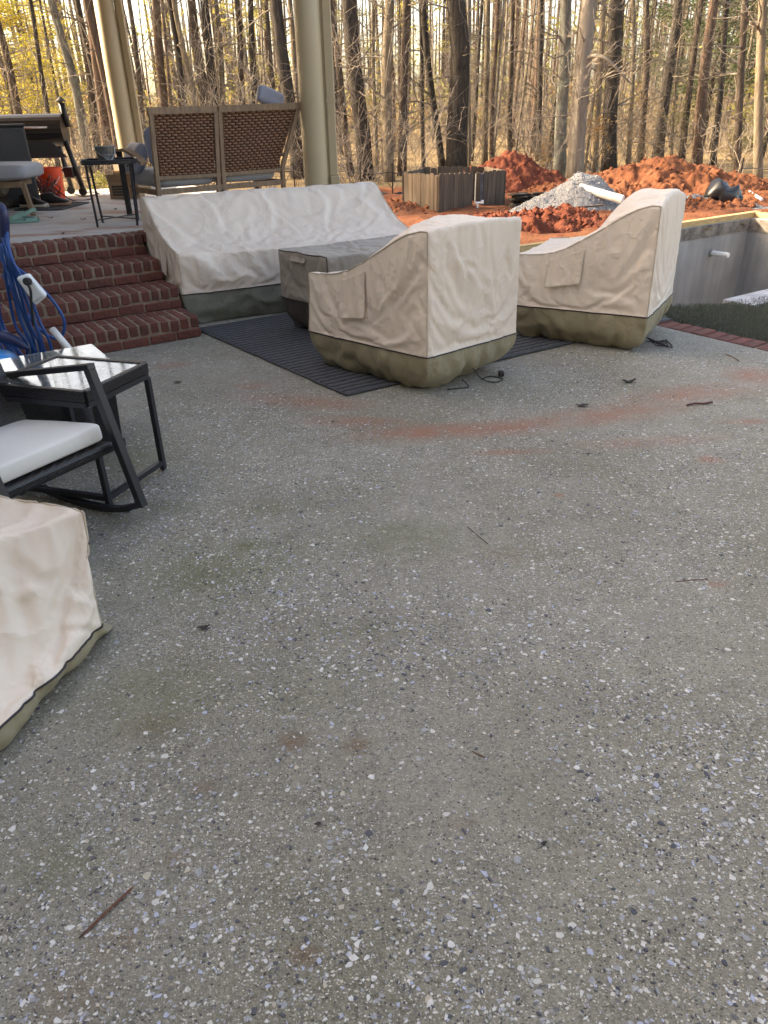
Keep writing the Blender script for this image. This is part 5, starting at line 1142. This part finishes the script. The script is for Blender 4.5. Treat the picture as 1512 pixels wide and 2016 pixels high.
def carton(label, c, sz, ang, mtop=None, prt=False):
    c = np.asarray(c, float); ax = [V(math.cos(ang), math.sin(ang), 0), V(-math.sin(ang), math.cos(ang), 0), ZZ]; t_ = thing('cardboard_box', label, 'box', c); cc_ = c + ZZ * (sz[2] / 2 + .001)
    b_ = MB().box(cc_, sz, ax).build('carton', MT['cardboard'], t_, bevel=.004)
    for s_ in (-1, 1):
        a = cc_ + ZZ * (sz[2] / 2) + ax[1] * s_ * sz[1] / 2; MB().hexa([a - ax[0] * sz[0] / 2, a + ax[0] * sz[0] / 2, a + ax[0] * sz[0] / 2 + ax[1] * s_ * .004, a - ax[0] * sz[0] / 2 + ax[1] * s_ * .004] + [q + ax[1] * s_ * .05 + ZZ * .09 for q in (a - ax[0] * sz[0] / 2, a + ax[0] * sz[0] / 2, a + ax[0] * sz[0] / 2 + ax[1] * s_ * .004, a - ax[0] * sz[0] / 2 + ax[1] * s_ * .004)]).build('flap', mtop or MT['cardboard'], t_)
    if prt:
        f_ = cc_ - ax[1] * (sz[1] / 2 + .001)
        MB().box(f_ - ax[0] * .05, (sz[0] * .5, .003, sz[2] * .6), ax).build('print_panel', MT['card_print'], b_); MB().bar(f_ + ax[0] * .09 + ZZ * sz[2] * .3, f_ + ax[0] * .15 - ZZ * sz[2] * .3, .035, .003, ax[0]).build('print_stripe', MT['card_print'], b_)
        for k in range(3): MB().box(f_ - ax[0] * .05 - ax[1] * .002 + ZZ * (.03 - .03 * k), (sz[0] * .44, .003, .006), ax).build('print_line', MT['cardboard'], b_)
q = at(243, 391, PF); carton('brown cardboard box with dark printed panel behind the tray table', V(q[0] + .03, q[1] + .1, PF), (.36, .3, .19), .08, None, True)
q = at(262, 372, PF); carton('cardboard box with white lid flap standing behind the printed carton', V(q[0] - .02, q[1] + .12, PF), (.4, .34, .24), .15, MT['card_white'])

# ================================================================== LITTER
def leaf(label, px, py, s, m, ang, z=0.0, curl=.25):
    c = at(px, py, z); t_ = []; n = 9; vs, fs = [], []; ca, sa = math.cos(ang), math.sin(ang)
    for i in range(n):
        u_ = i / (n - 1) * 2 - 1; wd = .42 * math.cos(u_ * 1.5) * (1 + .3 * math.sin(i * 2.7 + px)) + .03
        for v_ in (-1, 0, 1):
            x_, y_ = u_ * s, v_ * wd * s; vs.append((c[0] + x_ * ca - y_ * sa, c[1] + x_ * sa + y_ * ca, z + .005 + curl * s * (u_ * u_ * .6 + abs(v_) * .5 * (1 + math.sin(i + px)) * .5)))
    for i in range(n - 1):
        for k in (0, 1): q = 3 * i + k; fs.append((q, q + 1, q + 4, q + 3))
    o = MB().add(vs, fs).build('leaf', m, base=c, smooth=True); o.modifiers.new('s', 'SOLIDIFY').thickness = .0012
    return tag(o, label, 'leaf')
leaf('black curled leaf on the concrete in front of the right covered chair', 1238, 753, .045, MT['leaf_black'], .1, 0, .4)
leaf('dark brown leaf lying in the red clay stain', 1146, 800, .04, MT['leaf_dark'], .05, 0, .3)
leaf('dark brown leaf on the patio right of the near covered seat', 402, 1238, .022, MT['leaf_dark'], .3, 0, .4)
leaf('brown leaf under the tip of the chair rocker', 250, 1008, .022, MT['leaf_dark'], -.2, 0, .3)
leaf('tiny dark leaf near the lower right of the patio', 1070, 1663, .010, MT['leaf_black'], .5, 0, .3)
leaf('small dark leaf below the brown leaf, by the clay stain', 1157, 895, .012, MT['leaf_dark'], .2, 0, .5)
leaf('small dark leaf on the left side of the clay stain', 655, 832, .013, MT['leaf_dark'], .4, 0, .4)
leaf('small brown leaf fragment low in the picture centre', 626, 1624, .010, MT['leaf_dark'], .3, 0, .3)
leaf('dark leaf scrap near the middle of the patio edge', 350, 754, .03, MT['leaf_dark'], .1, 0, .3)
for k, (px, py, lab) in enumerate(((244, 394, 'brown leaf on porch floor before the cardboard boxes'), (165, 433, 'small dark leaf on porch left of the tray table'), (124, 461, 'brown leaf near the top step edge'), (228, 413, 'small leaf on porch between the tray table legs'), (100, 430, 'dark leaf scrap right of the mint clog'))):
    leaf(lab, px, py, .03, MT['leaf_dark'], k * .8, PF, .4)
def twig(label, pts, r=.0016, m='needle', nm='pine_needle', cat='needle'):
    P = [at(x_, y_, 0) for x_, y_ in pts]; P = [V(p[0], p[1], r * 1.3 + .0015 * (i % 2)) for i, p in enumerate(P)]
    return tag(MB().tube(catmull(P, 4), r, 5).build(nm, MT[m], base=P[0], smooth=True), label, cat)
pn = thing('pine_needle', 'bundle of brown pine needles lying at the lower left of the patio', 'needle', at(155, 1848))
for k in range(3): MB().tube([V(*(at(157 + 3 * k, 1847 - k, 0)[:2]), .004), V(*(at(205 + 2 * k, 1800 + k, 0)[:2]), .005), V(*(at(262 - k, 1747 + 3 * k, 0)[:2]), .004)], .0011, 5).build('needle', MT['needle'], pn)
MB().pillow(V(*(at(163, 1842)[:2]), .004), [unit(at(200, 1800) - at(160, 1845)), V(.7, .7, 0), ZZ], (.010, .004, .003), .8, 10).build('sheath', MT['leaf_dark'], pn)
twig('thin forked pine needle near the centre of the patio', [(920, 1038), (940, 1055), (960, 1071)], .0013, 'leaf_dark')
twig('long thin pine needle at the right side of the patio', [(1330, 1146), (1362, 1143), (1393, 1141)], .0013)
twig('curved reddish twig in the clay stain at right', [(1352, 800), (1368, 797), (1385, 797), (1402, 794)], .006, 'cord_red', 'twig', 'twig')
twig('short brown twig at the lower right of centre', [(930, 1480), (945, 1488), (957, 1492)], .0015)
twig('thin pine needle near the right brick edging', [(1428, 698), (1442, 704), (1455, 712)], .003)
# ================================================================== THE WOODS
def wander(p0, p1, n, amp, rnd):
    P = []; ph = [rnd.uniform(0, 6.28) for _ in range(4)]
    for i in range(n + 1):
        t_ = i / n; w_ = math.sin(math.pi * min(1, t_ * 1.15)) if t_ < .87 else .35
        P.append(p0 + (p1 - p0) * t_ + V(math.sin(t_ * 7 + ph[0]) + .5 * math.sin(t_ * 17 + ph[1]), math.sin(t_ * 6 + ph[2]) + .5 * math.sin(t_ * 15 + ph[3]), 0) * amp * w_)
    return P
def branch(mb, p, d, L, r, rnd, depth, n=5, droop=.1):
    pts = [p]; rr_ = [r]; d = unit(d)
    for i in range(n):
        d = unit(d + V(rnd.gauss(0, .22), rnd.gauss(0, .22), rnd.gauss(0, .16) + .04)); pts.append(pts[-1] + d * L / n); rr_.append(max(.0035, r * (1 - (i + 1) / (n + .6))))
    mb.tube(pts, rr_, 5 if r > .02 else 3, cap=False)
    if depth:
        for k in range(rnd.randint(2, 4)):
            i = rnd.randint(1, n); d2 = unit(unit(pts[i] - pts[i - 1]) + V(rnd.gauss(0, .7), rnd.gauss(0, .7), rnd.gauss(.15, .5))); branch(mb, pts[i], d2, L * rnd.uniform(.35, .6), max(.004, rr_[i] * .75), rnd, depth - 1, 4)
def tree(label, base, topdir, r, mat, seed, H=14.0, nb=12, zlo=1.2, cat='tree', name='tree', group=None, blen=1.0, sides=12, twigs=2, vine=False):
    rnd = random.Random(seed); base = np.asarray(base, float); top = base + unit(topdir) * H
    P = wander(base - ZZ * .25, top, 18, .035 + r * .25, rnd); rr_ = [r * (1.28 if i == 0 else 1.0) * (1 - .75 * (i / 18) ** 1.1) + .01 for i in range(19)]
    t_ = thing(name, label, cat, base, group); mb = MB(); mb.tube(P, rr_, sides, cap=True)
    # bark furrows
    if sides >= 12: mb.v = [tuple(np.asarray(v) * 1.0 + V(1, 1, 0) * 0 + unit(np.asarray(v) - P[min(18, i // sides)]) * r * .09 * mnoise.noise(Vector((v[0] * 12, v[1] * 12, v[2] * .6)))) for i, v in enumerate(mb.v)]
    mb.build('trunk', mat, t_, smooth=True)
    mb = MB()
    for k in range(nb):
        h = rnd.uniform(zlo, H * .95) if k > nb * .55 else rnd.uniform(zlo, 6.5); i = h / H * 18; a = P[min(18, int(i))]; b = P[min(18, int(i) + 1)]; p = a + (b - a) * (i % 1)
        az = rnd.uniform(0, 6.28); L = rnd.uniform(.7, 2.2) * blen * (1 if h < 7 else 1.4); branch(mb, p, V(math.cos(az), math.sin(az), rnd.uniform(-.15, .7)), L, min(r * .4, rnd.uniform(.012, .035)), rnd, twigs)
    if vine:
        for k in range(3):
            ph = rnd.uniform(0, 6); mb.tube([P[0] + (P[9] - P[0]) * q + V(math.cos(ph + q * 9), math.sin(ph + q * 9), 0) * r * (1.1 - .3 * q) for q in np.linspace(0, 1, 24)], .012, 4)
    mb.build('branches', MT['twig'], t_, smooth=True, kind='stuff')
    return t_
# (px at picture top, px at foot, py at foot, width px, bark, label); feet stand on the forest floor
TL = [(-14, 50, 300, 14, 'bark_brown', 'brown leaning trunk at the far left behind the grill'), (56, 108, 300, 8, 'bark_dark', 'thin dark trunk rising just left of the grill chimney'), (106, 176, 318, 17, 'bark_grey', 'pale lichen grey trunk right of the grill chimney'), (148, 196, 322, 13, 'bark_brown', 'brown trunk between the pale grey trunk and the left column'),
 (174, 222, 350, 23, 'bark_red', 'thick reddish brown trunk touching the left side of the left column'), (250, 290, 310, 9, 'bark_brown', 'slim trunk just right of the left porch column'), (300, 332, 312, 17, 'bark_red', 'reddish trunk rising behind the left end of the loveseat'), (341, 362, 318, 12, 'bark_brown', 'slender brown trunk behind the left loveseat panel'),
 (378, 412, 320, 18, 'bark_brown', 'leftmost of the three close trunks behind the loveseat middle'), (407, 426, 320, 18, 'bark_dark', 'middle of the three close trunks behind the loveseat'), (421, 446, 320, 10, 'bark_tan', 'rightmost slim one of three close trunks behind the loveseat'), (460, 486, 320, 12, 'bark_brown', 'trunk behind the right loveseat panel, left of its cushion'),
 (496, 506, 320, 11, 'bark_dark', 'straight dark trunk directly above the loveseat top cushion'), (524, 546, 330, 8, 'bark_brown', 'thin trunk between the loveseat cushion and the right column'), (546, 588, 352, 25, 'bark_dark', 'thick dark trunk behind the loveseat corner left of the right column'), (566, 600, 345, 9, 'bark_tan', 'thin tan trunk hugging the left side of the right column'),
 (648, 694, 350, 11, 'bark_brown', 'thin leaning trunk just right of the right porch column'), (690, 720, 356, 28, 'bark_dark', 'thick grey brown trunk above the right end of the covered sofa'), (762, 766, 358, 19, 'bark_tan', 'vine wrapped trunk left of the picket enclosure'), (795, 791, 346, 15, 'bark_brown', 'straight brown trunk above the left corner of the pickets'),
 (833, 874, 340, 12, 'bark_dark', 'dark leaning trunk above the picket enclosure'), (899, 898, 345, 37, 'bark_dark', 'thickest dark trunk right behind the picket enclosure'), (926, 916, 335, 7, 'bark_pale', 'thin pale stem beside the thickest dark trunk'), (1064, 1060, 318, 9, 'bark_dark', 'slim dark trunk left of the pair of pale trunks'),
 (1109, 1104, 352, 22, 'bark_grey', 'lichen grey trunk, left one of the pale pair behind the gravel'), (1153, 1131, 356, 30, 'bark_pale', 'stout pale tan trunk, right one of the pair behind the gravel'), (1215, 1200, 340, 26, 'bark_dark', 'dark brown trunk right of the stout pale trunk'), (1274, 1262, 322, 12, 'bark_brown', 'brown trunk behind the top of the large clay mound'),
 (1330, 1294, 318, 19, 'bark_dark', 'dark leaning trunk behind the large clay mound crest'), (1380, 1341, 326, 11, 'bark_brown', 'slim leaning trunk right of the clay mound crest'), (1405, 1371, 330, 18, 'bark_red', 'reddish pine trunk leaning above the black plastic bag'), (1438, 1404, 328, 10, 'bark_dark', 'thin dark trunk right of the reddish pine'), (1471, 1452, 345, 12, 'bark_brown', 'brown trunk near the right edge'), (1504, 1494, 378, 15, 'bark_tan', 'tan trunk at the right picture edge'),
 (735, 742, 340, 7, 'bark_tan', 'thin tan stem between the sofa trunk and the vine trunk'), (960, 955, 330, 10, 'bark_tan', 'tan stem just right of the thickest dark trunk'), (1010, 1004, 326, 8, 'bark_brown', 'slim brown stem above the rear clay mound'), (1186, 1172, 345, 9, 'bark_tan', 'thin stem close beside the stout pale trunk'), (1250, 1238, 330, 8, 'bark_tan', 'thin tan stem above the large mound left slope')]
GD = -0.43
used_dirs = []
for k, (p0, p1, py, wpx, bark, lab) in enumerate(TL):
    g = at(p1, py, GD); Y = min(max(g[1], 19.5), 34.0)
    b = aty(p1, py, Y); b = V(b[0], Y, gz(b[0], Y)); tp = aty(p0, 0, Y); lo = aty(p1, py, Y); dv = tp - lo
    dv = V(dv[0], random.uniform(-.02, .02) * dv[2], dv[2]); Zc = Y * .877 + .5; r = max(.04, wpx * Zc / F / 2 * 1.12)
    tree(lab, b, dv, r, MT[bark], 100 + k, 14.0, 22 if r > .12 else 16, 1.0 if k % 3 else 2.2, blen=1.0 + (k % 3) * .25, vine=(k == 18))
    used_dirs.append(b[0] / Y)
    if k == 25:   # pale crooked limb reaching right from the stout pale trunk
        lt = [o_ for o_ in bpy.data.objects if o_.get('label') == lab][0]
        MB().tube(catmull([aty(x_, y_, Y - d_) for x_, y_, d_ in ((1146, 122, 0), (1165, 111, .3), (1185, 112, .5), (1206, 126, .6), (1226, 148, .6), (1245, 168, .5), (1262, 196, .4))], 5), [.07 * (1 - .03 * i) * (1 if i < 26 else .4) for i in range(31)], 8).build('limb', MT['bark_pale'], lt, smooth=True)
# deeper trees: a few kinds, copied one by one
protos = []
for v_ in range(7):
    rnd = random.Random(300 + v_); mbt, mbb = MB(), MB(); Hh = rnd.uniform(12, 16); top = V(rnd.gauss(0, .7), rnd.gauss(0, .7), Hh); P = wander(V(0, 0, -.4), top, 14, .09, rnd); r = (.08, .11, .06, .14, .10, .05, .17)[v_]
    mbt.tube(P, [r * (1 - .75 * i / 14) + .008 for i in range(15)], 8)
    for k in range(14):
        h = rnd.uniform(.8, 9.5); i = h / Hh * 14; p = P[int(i)] + (P[int(i) + 1] - P[int(i)]) * (i % 1); az = rnd.uniform(0, 6.28); branch(mbb, p, V(math.cos(az), math.sin(az), rnd.uniform(-.1, .8)), rnd.uniform(.8, 2.4), rnd.uniform(.01, .028), rnd, 2 if k < 9 else 1)
    bark = ('bark_tan', 'bark_brown', 'bark_pale', 'bark_dark', 'bark_tan', 'bark_pale', 'bark_red')[v_]
    o1 = mbt.build('trunk', MT[bark], base=(0, 0, 0), smooth=True); o2 = mbb.build('branches', MT['twig'], base=(0, 0, 0), smooth=True)
    protos.append((o1.data, o2.data, bark)); bpy.data.objects.remove(o1); bpy.data.objects.remove(o2)
words = {'bark_tan': 'slender tan', 'bark_brown': 'slender brown', 'bark_pale': 'slender pale', 'bark_dark': 'dark', 'bark_red': 'reddish'}
rnd = random.Random(77); cnt = 0; deep = []
while cnt < 215:
    Y = 28 + 52 * rnd.random(); dx = rnd.uniform(-.49, .53); X = dx * Y
    if min(abs(dx - u_) for u_ in used_dirs) < .004 and Y < 40: continue
    if dx < -.05 and rnd.random() < .25: continue
    m1, m2, bk_ = protos[rnd.randrange(7)]; e = bpy.data.objects.new('tree', None); COL.objects.link(e); e.location = (X, Y, gz(X, Y)); s_ = rnd.uniform(.5, 1.05); e.scale = (s_, s_, rnd.uniform(.9, 1.2)); e.rotation_euler = (rnd.gauss(0, .02), rnd.gauss(0, .02), rnd.uniform(0, 6.28))
    for nm, me in (('trunk', m1), ('branches', m2)):
        c = bpy.data.objects.new(nm, me); COL.objects.link(c); c.parent = e
        if nm == 'branches': c['kind'] = 'stuff'
    deep.append((X, Y, bk_, e)); cnt += 1
# each deep trunk is told apart by the near landmark it stands right of
marks = sorted([(aty(p1, py, 25)[0] / 25, nm) for p1, py, nm in ((-40, 330, 'the left picture edge'), (50, 300, 'the leaning left trunk'), (120, 300, 'the grill chimney'), (176, 318, 'the pale lichen trunk'), (262, 310, 'the left porch column'), (332, 312, 'the reddish loveseat trunk'), (420, 320, 'the three close trunks'), (500, 320, 'the loveseat cushion'), (588, 350, 'the column side trunk'), (655, 350, 'the right porch column'), (720, 350, 'the thick sofa trunk'), (766, 350, 'the vine wrapped trunk'), (834, 340, 'the picket left corner'), (898, 345, 'the thickest dark trunk'), (960, 330, 'the picket right corner'), (1010, 330, 'the rear clay mound'), (1060, 318, 'the slim dark trunk'), (1104, 352, 'the lichen grey trunk'), (1131, 356, 'the stout pale trunk'), (1200, 340, 'the dark brown trunk'), (1262, 322, 'the large clay mound'), (1294, 318, 'the dark leaning trunk'), (1371, 330, 'the reddish pine'), (1425, 330, 'the black plastic bag'), (1452, 345, 'the right edge trunk'))])
ordn = ('first', 'second', 'third', 'fourth', 'fifth', 'sixth', 'seventh', 'eighth', 'ninth', 'tenth', 'eleventh', 'twelfth'); seen = {}
for X, Y, bk_, e in sorted(deep, key=lambda q: q[0] / q[1]):
    nm = [n_ for d_, n_ in marks if d_ <= X / Y] or [marks[0][1]]; key = (nm[-1], bk_); seen[key] = seen.get(key, -1) + 1
    tag(e, ordn[min(11, seen[key])] + ' ' + words[bk_] + ' trunk deep in woods right of ' + nm[-1], 'tree', 'trunks deep in the woods')
# foliage
def leaves(mb, c, rad, n, size, rnd, flat=.6, needle=False, shell=.3):
    for k in range(n):
        d = V(rnd.gauss(0, 1), rnd.gauss(0, 1), rnd.gauss(0, 1)); d = d / (np.linalg.norm(d) + 1e-9) * rnd.uniform(shell, 1) ** .6; p = c + d * rad; a = V(rnd.gauss(0, 1), rnd.gauss(0, 1), rnd.gauss(0, flat)); a = unit(a) * size * rnd.uniform(.6, 1.3); b = unit(np.cross(a, V(rnd.gauss(0, 1), rnd.gauss(0, 1), rnd.gauss(0, 1)))) * size * (.10 if needle else .38)
        if needle:
            mb.add([p, p + a + b, p + a - b], [(0, 1, 2)])
        else: mb.add([p - a * .5, p + b * .5, p + a * .5, p - b * .5], [(0, 1, 2, 3)])
def evergreen(label, base, H, zc0, rad, mat, bark, seed, clumps, per, size, needle=True, name='pine_tree', group=None):
    rnd = random.Random(seed); base = np.asarray(base, float); t_ = thing(name, label, 'tree', base, group); top = base + V(rnd.gauss(0, .3), rnd.gauss(0, .3), H)
    P = wander(base - ZZ * .3, top, 12, .06, rnd); MB().tube(P, [.13 * (1 - .85 * i / 12) + .01 for i in range(13)], 8).build('trunk', MT[bark], t_, smooth=True); mbb, mbl = MB(), MB()
    for k in range(clumps):
        h = rnd.uniform(zc0, H); f = (h / H); i = min(11.9, f * 12); p = P[int(i)] + (P[int(i) + 1] - P[int(i)]) * (i % 1); az = rnd.uniform(0, 6.28); L = rad * (1.15 - .75 * (h - zc0) / max(.1, H - zc0)) * rnd.uniform(.5, 1.1); e = p + V(math.cos(az) * L, math.sin(az) * L, rnd.uniform(-.1, .35) * L)
        mbb.tube([p, (p + e) / 2 + ZZ * .05, e], [.03, .018, .006], 4, cap=False)
        for q in range(3): leaves(mbl, p + (e - p) * (.45 + .28 * q), V(.42, .42, .24) * (.7 + .5 * rnd.random()), per, size, rnd, .5, needle)
    mbb.build('branches', MT['twig'], t_, kind='stuff'); mbl.build('crown', MT[mat], t_, kind='stuff'); return t_
EV = [(20, 42, 9, 1.6, 2.6, 'pine', 'yellow green pine at the far left beyond the grill', 120), (75, 50, 12, 2.0, 3.0, 'pine', 'bright yellow pine above the grill barrel', 140), (130, 62, 13, 2.6, 3.2, 'pine', 'sunlit pine between the grill chimney and the left column', 120), (-60, 38, 10, 1.2, 3.0, 'pine', 'yellow green pine cut off by the left picture edge', 110),
 (355, 60, 14, 4.0, 3.0, 'pine', 'sunlit pine high behind the left loveseat panel', 45), (470, 66, 14, 3.8, 3.4, 'pine', 'sunlit pine behind the right loveseat panel', 50), (535, 52, 12, 1.6, 2.2, 'holly', 'olive leafy tree between the loveseat cushion and the column', 45), (700, 62, 13, 2.5, 2.8, 'holly', 'olive leafy tree deep behind the sofa trunk', 50), (790, 70, 14, 3.5, 3.2, 'pine', 'pale green pine deep behind the picket enclosure', 45),
 (1395, 38, 12, 2.2, 2.6, 'cedar', 'dark evergreen behind the reddish leaning pine', 130), (1470, 42, 13, 2.2, 3.2, 'cedar', 'tall dark evergreen near the right picture edge', 150), (1310, 48, 13, 3.0, 2.8, 'cedar', 'dark evergreen behind the large clay mound', 90), (1520, 33, 9, 1.0, 1.5, 'holly', 'light green pine sapling at the right picture edge', 45), (1000, 64, 13, 2.0, 2.6, 'holly', 'olive leafy tree deep above the rear clay mound', 50), (1180, 58, 13, 1.4, 2.4, 'holly', 'olive leafy tree deep behind the pale trunk pair', 55), (900, 68, 14, 3.0, 3.0, 'holly', 'olive leafy tree behind the thickest dark trunk', 40)]
for k, (px, Y, H, z0, rad, mt, lab, cl) in enumerate(EV):
    x = aty(px, 200, Y)[0]; evergreen(lab, (x, Y, gz(x, Y)), H, z0, rad, mt, 'bark_brown', 500 + k, cl, 26 if mt != 'cedar' else 34, .22 if mt == 'pine' else .17, mt == 'pine')
# unseen pines added left of the view to throw dappled shade on the woods
for k, (x, y, H) in enumerate(((-16, 22, 15), (-20, 25, 16), (-24, 21, 17), (-19, 28, 15), (-27, 26, 18), (-15, 19, 13), (-23, 30, 16))):
    evergreen(('first', 'second', 'third', 'fourth', 'fifth', 'sixth', 'seventh')[k] + ' tall unseen pine added left of the view to cast shade', (x, y, gz(x, y)), H, 6.5, 2.6, 'pine', 'bark_brown', 800 + k, 60, 26, .24, True, group='unseen pines added for shade')
# leafy understory shrubs: dry tan beech, olive bushes
US = [(1250, 27, 2.2, 'beech', 'dry tan leaved beech sapling right of the pale trunk pair'), (1175, 26, 1.6, 'beech', 'dry tan leaved sapling at the foot of the stout pale trunk'), (1075, 27, 1.5, 'beech', 'dry leaved sapling behind the rear clay mound'), (760, 28, 1.6, 'beech', 'dry leaved sapling beside the vine wrapped trunk'), (185, 16.5, .9, 'holly', 'pale leafy bush behind the porch by the grill'), (225, 19, 1.0, 'holly', 'pale leafy bush behind the tray table'), (1460, 26, 1.8, 'holly', 'olive bush below the dark evergreens at right'), (1350, 30, 1.9, 'holly', 'olive bush behind the black plastic bag'), (300, 26, 1.6, 'beech', 'russet leaved sapling right of the left column')]
for k, (px, Y, H, mt, lab) in enumerate(US):
    rnd = random.Random(900 + k); x = aty(px, 300, Y)[0]; b = V(x, Y, gz(x, Y)); t_ = thing('shrub', lab, 'shrub', b); mbb, mbl = MB(), MB()
    for q in range(9):
        az = rnd.uniform(0, 6.28); branch(mbb, b - ZZ * .05, V(math.cos(az) * .45, math.sin(az) * .45, 1), H * rnd.uniform(.6, 1.1), .014, rnd, 2, 5)
        e = b + V(math.cos(az) * .4 * H * rnd.random(), math.sin(az) * .4 * H * rnd.random(), H * rnd.uniform(.2, 1)); leaves(mbl, e, V(.3, .3, .25) * H * .6, 55, .09, rnd)
    mbb.build('stems', MT['twig'], t_, smooth=True, kind='stuff'); mbl.build('foliage', MT[mt], t_, kind='stuff')
# bare twiggy undergrowth, nobody could count it
rnd = random.Random(31); shr = []
for q in range(5):
    mb = MB()
    for k in range(7):
        az = rnd.uniform(0, 6.28); branch(mb, V(rnd.gauss(0, .12), rnd.gauss(0, .12), -.1), V(math.cos(az) * .5, math.sin(az) * .5, 1), rnd.uniform(.9, 2.2), rnd.uniform(.006, .014), rnd, 2, 4)
    shr.append((np.array(mb.v), np.array([f + (f[-1],) * (4 - len(f)) for f in mb.f])))
def scatter(name, n, y0, y1, pw, mat, smin, smax, seed, zmul=1.0):
    rg = np.random.default_rng(seed); VV, FF, o = [], [], 0
    for k in range(n):
        v, f = shr[rg.integers(0, 5)]; Y = y0 + (y1 - y0) * rg.random() ** pw; X = rg.uniform(-.62, .64) * Y
        if Y < 27 and 1.2 < X < 9 and Y < 24.0 and rg.random() < .9: continue
        if inpool(X, Y, 1): continue
        a = rg.uniform(0, 6.28); s_ = rg.uniform(smin, smax); c_, s__ = math.cos(a), math.sin(a)
        w_ = np.stack([(v[:, 0] * c_ - v[:, 1] * s__) * s_ + X, (v[:, 0] * s__ + v[:, 1] * c_) * s_ + Y, v[:, 2] * s_ * zmul + gz(X, Y)], 1); VV.append(w_); FF.append(f + o); o += len(v)
    mb = MB(); me = bpy.data.meshes.new(name); vv = np.vstack(VV); ff = np.vstack(FF); me.from_pydata(vv.tolist(), [], ff.tolist()); me.materials.append(mat); me.update(); ob = bpy.data.objects.new(name, me); COL.objects.link(ob); ob['kind'] = 'stuff'; ob['label'] = 'bare twiggy undergrowth between the trunks'; ob['category'] = 'undergrowth'; return ob
scatter('undergrowth', 300, 21.5, 65, 1.25, MT['twig'], .6, 1.9, 3)
# far wood that reads as one mass
rg = np.random.default_rng(9); vs, fs = [], []
for k in range(520):
    Y = rg.uniform(78, 150); X = rg.uniform(-.68, .70) * Y; r = rg.uniform(.10, .26); h = rg.uniform(12, 20); o = len(vs); lx = rg.normal(0, .5)
    for z_, rr_, dx in ((-.5, r, 0), (h * .5, r * .75, lx * .5), (h, r * .3, lx)):
        for a in range(5): vs.append((X + dx + rr_ * math.cos(a * 1.2566), Y + rr_ * math.sin(a * 1.2566), gz(X, Y) + z_))
    for q in range(2):
        for a in range(5): fs.append((o + q * 5 + a, o + q * 5 + (a + 1) % 5, o + q * 5 + 5 + (a + 1) % 5, o + q * 5 + 5 + a))
mb = MB(); mb.v = vs; mb.f = fs; mb.m = [0] * len(fs); fwood = mb.build('distant_woods', MT['bark_brown'], smooth=True, kind='stuff'); fwood['label'] = 'far wood of thin tan trunks reading as one mass'; fwood['category'] = 'woods'
mb = MB(); rnd = random.Random(12)
for k in range(900):
    Y = rnd.uniform(60, 150); X = rnd.uniform(-.68, .70) * Y; h = rnd.uniform(.3, 3.4) if rnd.random() < (.85 if X < 0 else .6) else rnd.uniform(3, 9 if X < 0 else 13); leaves(mb, V(X, Y, gz(X, Y) + h), V(1.5, 1.5, .9), 26, .55, rnd, .8)
fl2 = mb.build('distant_foliage', MT['holly'], fwood, kind='stuff')
mb = MB()
for k in range(550):
    Y = rnd.uniform(55, 140); X = rnd.uniform(-.68, .70) * Y; leaves(mb, V(X, Y, gz(X, Y) + rnd.uniform(.2, 3.0)), V(1.5, 1.5, .8), 26, .5, rnd, .8)
mb.build('distant_dry_foliage', MT['beech'], fwood, kind='stuff')
